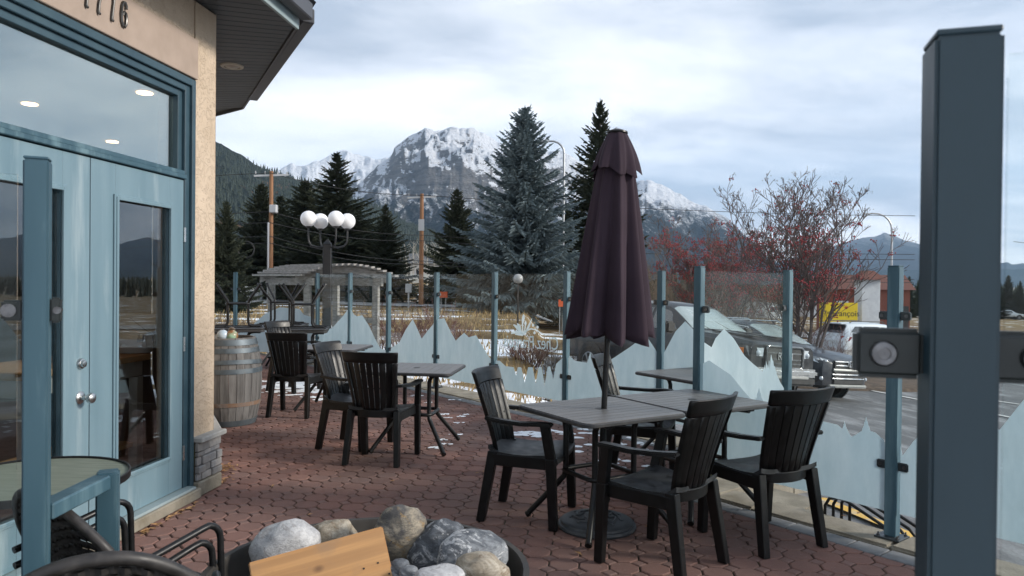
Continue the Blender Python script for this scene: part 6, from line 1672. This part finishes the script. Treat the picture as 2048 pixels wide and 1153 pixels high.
for sd in (-1, 1):
    c.patch('side_window', K['carglass'], ((1.02,4.1),(.14,4.1),(.14,4.86),(.62,4.86)), sd); c.patch('side_window', K['carglass'], ((.06,4.1),(-1.18,4.1),(-1.12,4.86),(.06,4.86)), sd)
    mm = MB(); mm.box((.98, sd*1.16, 1.36), (.14,.24,.24)); mm.build('mirror', K['plastic'], c.t, bevel=.04, seg=2)
    mm = MB(); mm.beam((.98, sd*.93, 1.31), (.98, sd*1.06, 1.31), .05, .05); mm.build('mirror_arm', K['plastic'], c.t)
    mm = MB(); mm.box((-.2, sd*1.005, 1.08), (.20,.03,.04)); mm.build('door_handle', K['chrome'], c.t, bevel=.01)
    mm = MB(); mm.box((-1.0, sd*1.005, 1.08), (.20,.03,.04)); mm.build('door_handle', K['chrome'], c.t, bevel=.01)
    mm = MB(); mm.box((-.1, sd*1.0, .47), (2.4,.14,.06)); mm.build('side_step', K['plastic'], c.t, bevel=.02)
    # headlight wraps the corner
    hl = MB(); hl.add([(2.885,sd*.56,.90),(2.86,sd*.92,.92),(2.62,sd*1.0,.96),(2.62,sd*1.0,1.12),(2.80,sd*.965,1.12),(2.895,sd*.56,1.11),(2.90,sd*.56,.99)], [(0,1,5),(1,4,5),(1,2,3,4)]); h = hl.build('headlight', K['lampdark'], c.t)
    mm = MB(); mm.hexa([(2.893,sd*.58,.94),(2.872,sd*.86,.95),(2.86,sd*.86,.95),(2.88,sd*.58,.94),(2.903,sd*.58,1.09),(2.862,sd*.88,1.10),(2.85,sd*.88,1.10),(2.89,sd*.58,1.09)]); mm.build('lens', K['lampclear'], h)
    mm = MB(); mm.box((2.72, sd*.99, 1.02), (.12,.03,.12)); mm.build('turn_signal', K['amber'], h, bevel=.01)
    mm = MB(); mm.sphere((2.865, sd*.70, 1.0), .06, 14, 10); mm.build('projector', K['lampclear'], h, smooth=True)
    c.wheel(1.95, .40, 1.0, sd); c.wheel(-1.80, .40, 1.0, sd)
    mm = MB(); mm.box((2.93, sd*.62, .66), (.06,.20,.11)); mm.build('fog_light', K['lampclear'], c.t, bevel=.02)
g = c.box('grille', K['plastic'], (2.87, 0, .93), (.09, 1.12, .46), .03)
mm = MB(); R_ = rrect(1.04, .40, .06, 4); mm.tube([(2.925, x, .94+y) for x, y in R_+R_[:1]], .022, 8, cap=False); mm.build('grille_surround', K['lampdark'], g, smooth=True)
for z in (.82, .90, 1.02): c.box('grille_bar', K['lampdark'], (2.918, 0, z), (.012, .96, .03), .004, g)
tx = text_mesh('RAM', .20, K['chrome'], 'lettering', c.t, .008, space=1.15); tx.matrix_local = Matrix.Translation((2.93, 0, .955)) @ Matrix(((0,0,1,0),(1,0,0,0),(0,1,0,0),(0,0,0,1)))
c.box('front_bumper', K['chrome'], (2.92, 0, .66), (.16, 1.86, .16), .05); c.box('lower_bumper', K['plastic'], (2.88, 0, .50), (.18, 1.80, .18), .04); c.box('skid_plate', K['skid'], (2.97, 0, .57), (.06, 1.3, .05), .015)
c.box('rear_bumper', K['chrome'], (-2.95, 0, .62), (.14, 1.86, .2), .04)
for y in (-.35, .35):
    mm = MB(); mm.beam((2.55, y, 1.30), (1.5, y*1.05, 1.365), .30, .03, (0,0,1)); mm.build('bonnet_bulge', K['pt_dark'], c.t, bevel=.012, seg=2)
for y in (-.32, .32):
    mm = MB(); mm.tube([(1.30, y, 1.375), (1.05, y-.25, 1.545)], .012, 6); mm.build('wiper', K['plastic'], c.t)
# --- dark blue suv
f = PD(1694, 740, 16.6); ctr = Vector((f.x, f.y, 0))-Vector((HD[0], HD[1], 0))*2.45
c = Car('parked_suv', 'dark blue sport utility car with slatted silver grille parked beyond the pickup', ctr, HD,
 [(2.44,.62,.32,.82,.52,.90),(2.36,.80,.30,.88,.62,.955),(2.15,.91,.28,.95,.70,1.03),(1.7,.955,.28,1.01,.74,1.10),(1.2,.965,.28,1.06,.74,1.16),(.98,.965,.28,1.07,.73,1.20),(.5,.965,.28,1.09,.67,1.48),(.05,.965,.28,1.11,.62,1.67),(-.5,.965,.28,1.12,.62,1.725),(-1.5,.965,.28,1.13,.60,1.70),(-1.95,.96,.28,1.13,.58,1.62),(-2.25,.95,.30,1.10,.64,1.28),(-2.42,.90,.34,1.0,.70,1.05)], K['pt_blue'])
c.glassband('windshield', K['windshield'], .96, .12, 5.12)
for sd in (-1, 1):
    c.patch('side_window', K['carglass'], ((.72,4.1),(-.30,4.1),(-.30,4.86),(.12,4.86)), sd); c.patch('side_window', K['carglass'], ((-.37,4.1),(-1.25,4.1),(-1.2,4.86),(-.37,4.86)), sd); c.patch('side_window', K['carglass'], ((-1.32,4.15),(-2.0,4.4),(-1.85,4.86),(-1.3,4.86)), sd)
    mm = MB(); mm.tube([c.at(.72,4.06,sd,.012), c.at(.12,4.92,sd,.012), c.at(-.5,4.92,sd,.012), c.at(-1.8,4.92,sd,.012)], .012, 6); mm.build('window_trim', K['chrome'], c.t)
    mm = MB(); mm.box((.70, sd*1.07, 1.16), (.12,.20,.15)); mm.build('mirror', K['pt_blue'], c.t, bevel=.04, seg=2)
    hl = MB(); hl.add([(2.42,sd*.50,.80),(2.37,sd*.72,.80),(2.22,sd*.89,.86),(1.98,sd*.955,.97),(2.08,sd*.94,.985),(2.30,sd*.82,.955),(2.42,sd*.52,.90)], [(0,1,5,6),(1,2,4,5),(2,3,4)]); h = hl.build('headlight', K['lampclear'], c.t, smooth=False)
    mm = MB(); mm.sphere((2.355, sd*.68, .875), .05, 12, 8); mm.build('projector', K['chrome'], h, smooth=True); mm = MB(); mm.sphere((2.25, sd*.82, .905), .04, 12, 8); mm.build('projector', K['chrome'], h, smooth=True)
    mm = MB(); mm.hexa([(2.30,sd*.70,.42),(2.26,sd*.86,.42),(2.18,sd*.92,.42),(2.28,sd*.74,.42),(2.35,sd*.70,.62),(2.30,sd*.86,.62),(2.2,sd*.925,.62),(2.32,sd*.74,.62)]); fg = mm.build('fog_recess', K['plastic'], c.t)
    mm = MB(); mm.sphere((2.345, sd*.80, .50), .045, 12, 8); mm.build('fog_light', K['lampclear'], fg, smooth=True)
    c.wheel(1.42, .37, .965, sd); c.wheel(-1.42, .37, .965, sd)
    mm = MB(); mm.tube([(.1,sd*.56,1.70),(0,sd*.56,1.75),(-1.5,sd*.55,1.74),(-1.65,sd*.55,1.69)], .018, 6); mm.build('roof_rail', K['chrome'], c.t)
g = c.box('grille', K['plastic'], (2.42, 0, .64), (.12, 1.10, .54), .03)
for z, w in ((.885,1.0),(.80,1.04),(.70,1.10),(.60,1.14),(.51,1.14)):
    mm = MB(); N_ = 10; vs = []
    for i in range(N_+1):
        y = -w/2+w*i/N_; vs.append((2.492-.035*(2*y/w)**2, y, z))
    mm.tube(vs, .020 if z != .70 else .034, 6); mm.build('grille_bar', K['chrome'] if z != .70 else K['skid'], g, smooth=True)
mm = MB(); R_ = [(.10*math.cos(a*.3927), .072*math.sin(a*.3927)) for a in range(17)]
mm.tube([(2.515, x, .845+y) for x, y in R_], .010, 6, cap=False); mm.tube([(2.515, x*.45, .845+y) for x, y in R_], .009, 6, cap=False); mm.tube([(2.515, x*.8, .875+y*.45) for x, y in R_], .009, 6, cap=False); mm.build('emblem', K['chrome'], g, smooth=True)
c.box('lower_valance', K['skid'], (2.40, 0, .345), (.20, 1.36, .07), .03)
# --- white car
r0 = PD(1652, 690, 27.6); hd = Vector((.93, .37, 0)).normalized(); ctr = Vector((r0.x, r0.y, 0))+hd*2.25
c = Car('parked_car', 'white compact sport utility car with black wheel arches below the yellow sign', ctr, hd,
 [(2.28,.68,.32,.86,.55,.93),(2.15,.86,.30,.95,.66,1.02),(1.5,.92,.28,1.04,.72,1.13),(1.0,.93,.28,1.07,.70,1.18),(.15,.93,.28,1.12,.60,1.62),(-.5,.93,.28,1.13,.60,1.68),(-1.5,.93,.28,1.17,.58,1.65),(-1.85,.93,.30,1.18,.56,1.60),(-2.12,.92,.32,1.13,.64,1.22),(-2.22,.90,.34,1.05,.70,1.10),(-2.30,.86,.40,.92,.68,.98)], K['pt_white'])
c.glassband('windshield', K['carglass'], .98, .2, 5.12); c.glassband('rear_window', K['carglass'], -1.88, -2.10, 5.3)
for sd in (-1, 1):
    c.patch('side_window', K['carglass'], ((.74,4.1),(-.30,4.12),(-.30,4.82),(.16,4.82)), sd); c.patch('side_window', K['carglass'], ((-.37,4.12),(-1.15,4.18),(-1.15,4.82),(-.37,4.82)), sd); c.patch('side_window', K['carglass'], ((-1.22,4.18),(-1.86,4.35),(-1.55,4.82),(-1.22,4.82)), sd)
    mm = MB(); mm.hexa([(-2.06,sd*.90,.98),(-2.24,sd*.70,1.0),(-2.27,sd*.70,1.0),(-2.12,sd*.94,.98),(-1.94,sd*.92,1.12),(-2.20,sd*.66,1.16),(-2.22,sd*.66,1.16),(-1.98,sd*.945,1.13)]); mm.build('tail_light', K['redlens'], c.t)
    c.wheel(1.38, .37, .93, sd); c.wheel(-1.40, .37, .93, sd)
    mm = MB(); mm.box((0, sd*.925, .36), (3.2,.05,.16)); mm.build('sill_trim', K['plastic'], c.t, bevel=.02)
    mm = MB(); mm.box((-.85, sd*.935, .98), (.2,.03,.035)); mm.build('door_handle', K['pt_white'], c.t, bevel=.01)
    mm = MB(); mm.tube([(.0,sd*.54,1.65),(-.1,sd*.54,1.71),(-1.6,sd*.53,1.69),(-1.7,sd*.53,1.64)], .018, 6); mm.build('roof_rail', K['plastic'], c.t)
    mm = MB(); mm.box((.78, sd*1.03, 1.16), (.12,.20,.15)); mm.build('mirror', K['pt_white'], c.t, bevel=.04, seg=2)
c.box('rear_bumper', K['plastic'], (-2.27, 0, .46), (.12, 1.6, .22), .04); c.box('rear_spoiler', K['pt_white'], (-1.98, 0, 1.60), (.3, 1.1, .04), .015)
# --- far pickup on the road at the right edge
far_p = PD(2014, 616, 150); far_p.z = gz(far_p.x, far_p.y)
c = Car('pickup_truck', 'tiny white pickup truck far off at the right edge', far_p, (.95, -.3),
 [(2.8,.9,.5,1.05,.8,1.1),(1.4,1.0,.46,1.2,.83,1.3),(.6,1.0,.46,1.25,.70,1.85),(-.9,1.0,.46,1.25,.70,1.9),(-1.3,1.0,.46,1.25,.74,1.6),(-1.4,1.0,.46,1.3,.9,1.38),(-2.8,1.0,.5,1.3,.9,1.38)], K['pt_white'])
c.glassband('windshield', K['carglass'], 1.3, .65, 5.15)
for sd in (-1, 1):
    c.patch('side_window', K['carglass'], ((.9,4.1),(-1.1,4.1),(-1.0,4.86),(.6,4.86)), sd); c.wheel(1.9, .42, 1.0, sd); c.wheel(-1.8, .42, 1.0, sd)

# ================================================================ SIGN, PILLAR, BUILDINGS
K['signyellow'] = pm('yellow_sign', (.72,.52,.012), (.66,.47,.015), 3, rough=.45)
K['signframe'] = pm('sign_frame', (.03,.03,.03), None, rough=.5)
K['whitewall'] = pm('white_render', (.50,.51,.54), (.60,.61,.63), 3, rough=.8)
K['redwall'] = pm('red_siding', (.17,.05,.035), (.23,.075,.05), 4, rough=.8, stretch=(1,1,12))
K['redroof'] = pm('red_roof_tile', (.11,.04,.03), (.15,.055,.04), 10, rough=.8)
K['window'] = pm('dark_window', (.025,.03,.035), None, rough=.08, spec=.8)
p = gp(1678, 40); sg = thing('restaurant_sign', 'yellow restaurant sign with black lettering and red emblem behind the berry tree', 'sign', p)
x0, x1 = PD(1640, 630, 40).x-p.x, PD(1714, 630, 40).x-p.x; z0, z1 = PD(1678, 655, 40).z-p.z, PD(1678, 606, 40).z-p.z; zl = PD(1678, 690, 40).z-p.z
mb = MB(); mb.box(((x0+x1)/2, 0, (z0+z1)/2), (x1-x0, .16, z1-z0)); pn = mb.build('sign_panel', K['signyellow'], sg, bevel=.01)
mb = MB(); mb.box(((x0+x1)/2, 0, (zl+z0)/2-.02), (x1-x0, .16, z0-zl-.10)); pn2 = mb.build('sign_panel', K['signyellow'], sg, bevel=.01)
mb = MB(); mb.box(((x0+x1)/2, .02, z0-.03), (x1-x0+.04, .1, .055)); mb.build('divider', K['signframe'], sg)
for x in (x0+.1, x1-.1): mb = MB(); mb.box((x, .1, zl/2), (.12, .08, zl+.1)); mb.build('leg', K['signframe'], sg)
def signtext(s, size, x, z, mat, par=sg, y=-.083):
    o = text_mesh(s, size, mat, 'lettering', par, .003); o.matrix_local = Matrix.Translation((x, y, z)) @ Matrix(((1,0,0,0),(0,0,-1,0),(0,1,0,0),(0,0,0,1))); return o
signtext('Chez', .30, x0+.34, z0+.80, K['signframe']); signtext('François', .44, x0+1.36, z0+.74, K['signframe']); signtext('restaurant', .20, x1-.52, z0+.34, K['signframe']); signtext('Ma', .50, x0+.55, z0-.42, K['signframe'])
mb = MB(); cx_, cz_ = x1-.62, z0+1.08
for a in (-50, -25, 0, 25, 50):
    an = rad(90+a); mb.beam((cx_, -.083, cz_-.08), (cx_+.2*math.cos(an), -.083, cz_-.08+.2*math.sin(an)), .06, .006, (0,1,0), .01)
mb.build('emblem', pm('red_emblem', (.5,.05,.03), None), sg)
p = gp(1734, 40.6); pr = thing('white_pillar', 'tall white rendered pillar with red tiled cap right of the yellow sign', 'pillar', p); zt_ = PD(1734, 560, 40.6).z-p.z
mb = MB(); mb.box((0,0,zt_/2-.1), (1.0,.9,zt_+.2)); mb.build('shaft', K['whitewall'], pr, bevel=.02)
mb = MB(); mb.add([(-.75,-.7,zt_),(.75,-.7,zt_),(.75,.7,zt_),(-.75,.7,zt_),(-.35,0,zt_+.5),(.35,0,zt_+.5)], [(0,1,5,4),(1,2,5),(2,3,4,5),(3,0,4),(3,2,1,0)]); mb.build('cap', K['redroof'], pr)
def house(name, label, px, dep, w, d, h, rh, rz, wall, roof, nw):
    p = gp(px, dep); t = thing(name, label, 'building', p, rz)
    mb = MB(); mb.box((0,0,h/2-.3), (w, d, h+.6)); mb.build('wall', wall, t)
    mb = MB(); mb.add([(-w/2-.4,-d/2-.4,h),(w/2+.4,-d/2-.4,h),(w/2+.4,d/2+.4,h),(-w/2-.4,d/2+.4,h),(-w/2-.4,0,h+rh),(w/2+.4,0,h+rh)], [(0,1,5,4),(1,2,5),(2,3,4,5),(3,0,4),(3,2,1,0)]); mb.build('roof', roof, t)
    for i in range(nw):
        x = -w/2+w*(i+.5)/nw; mb = MB(); mb.box((x, -d/2-.02, h*.55), (w/nw*.45, .06, h*.38)); f_ = mb.build('window', K['whitewall'], t); mb = MB(); mb.box((x, -d/2-.06, h*.55), (w/nw*.36, .02, h*.30)); mb.build('pane', K['window'], f_)
    mb = MB(); mb.box((w*.42, -d/2-.03, h*.32), (.9,.05,h*.64)); mb.build('door', K['signframe'], t)
house('red_building', 'dark red building with red roof half hidden by the berry tree', 1722, 72, 7.0, 6, 4.2, 1.4, rad(-12), K['redwall'], K['redroof'], 3)
house('house', 'small white house with red roof far behind the pickup', 1542, 120, 5.5, 6, 2.6, 1.5, rad(10), K['whitewall'], K['redroof'], 2)
house('house', 'low pale house far behind the berry tree, left of the red building', 1640, 130, 9, 6, 2.8, 1.4, rad(-8), K['whitewall'], K['shingle'], 3)
house('house', 'pale house across the road left of the blue spruce', 872, 118, 8, 6, 2.8, 1.6, rad(6), K['legwhite'], K['shingle'], 3)
# ---- air
hz = MB().box((5500, 7600, 1260), (36000, 17000, 2640)).build('haze', None); hz['kind'] = 'stuff'
m = bpy.data.materials.new('haze_air'); m.use_nodes = True; t = m.node_tree; t.nodes.clear()
pv = nd(t, 'ShaderNodeVolumePrincipled'); pv.inputs['Color'].default_value = (.48,.71,1.0,1); pv.inputs['Density'].default_value = 5.0e-5; pv.inputs['Anisotropy'].default_value = .2
oo = nd(t, 'ShaderNodeOutputMaterial'); t.links.new(pv.outputs[0], oo.inputs['Volume']); hz.data.materials.append(m)
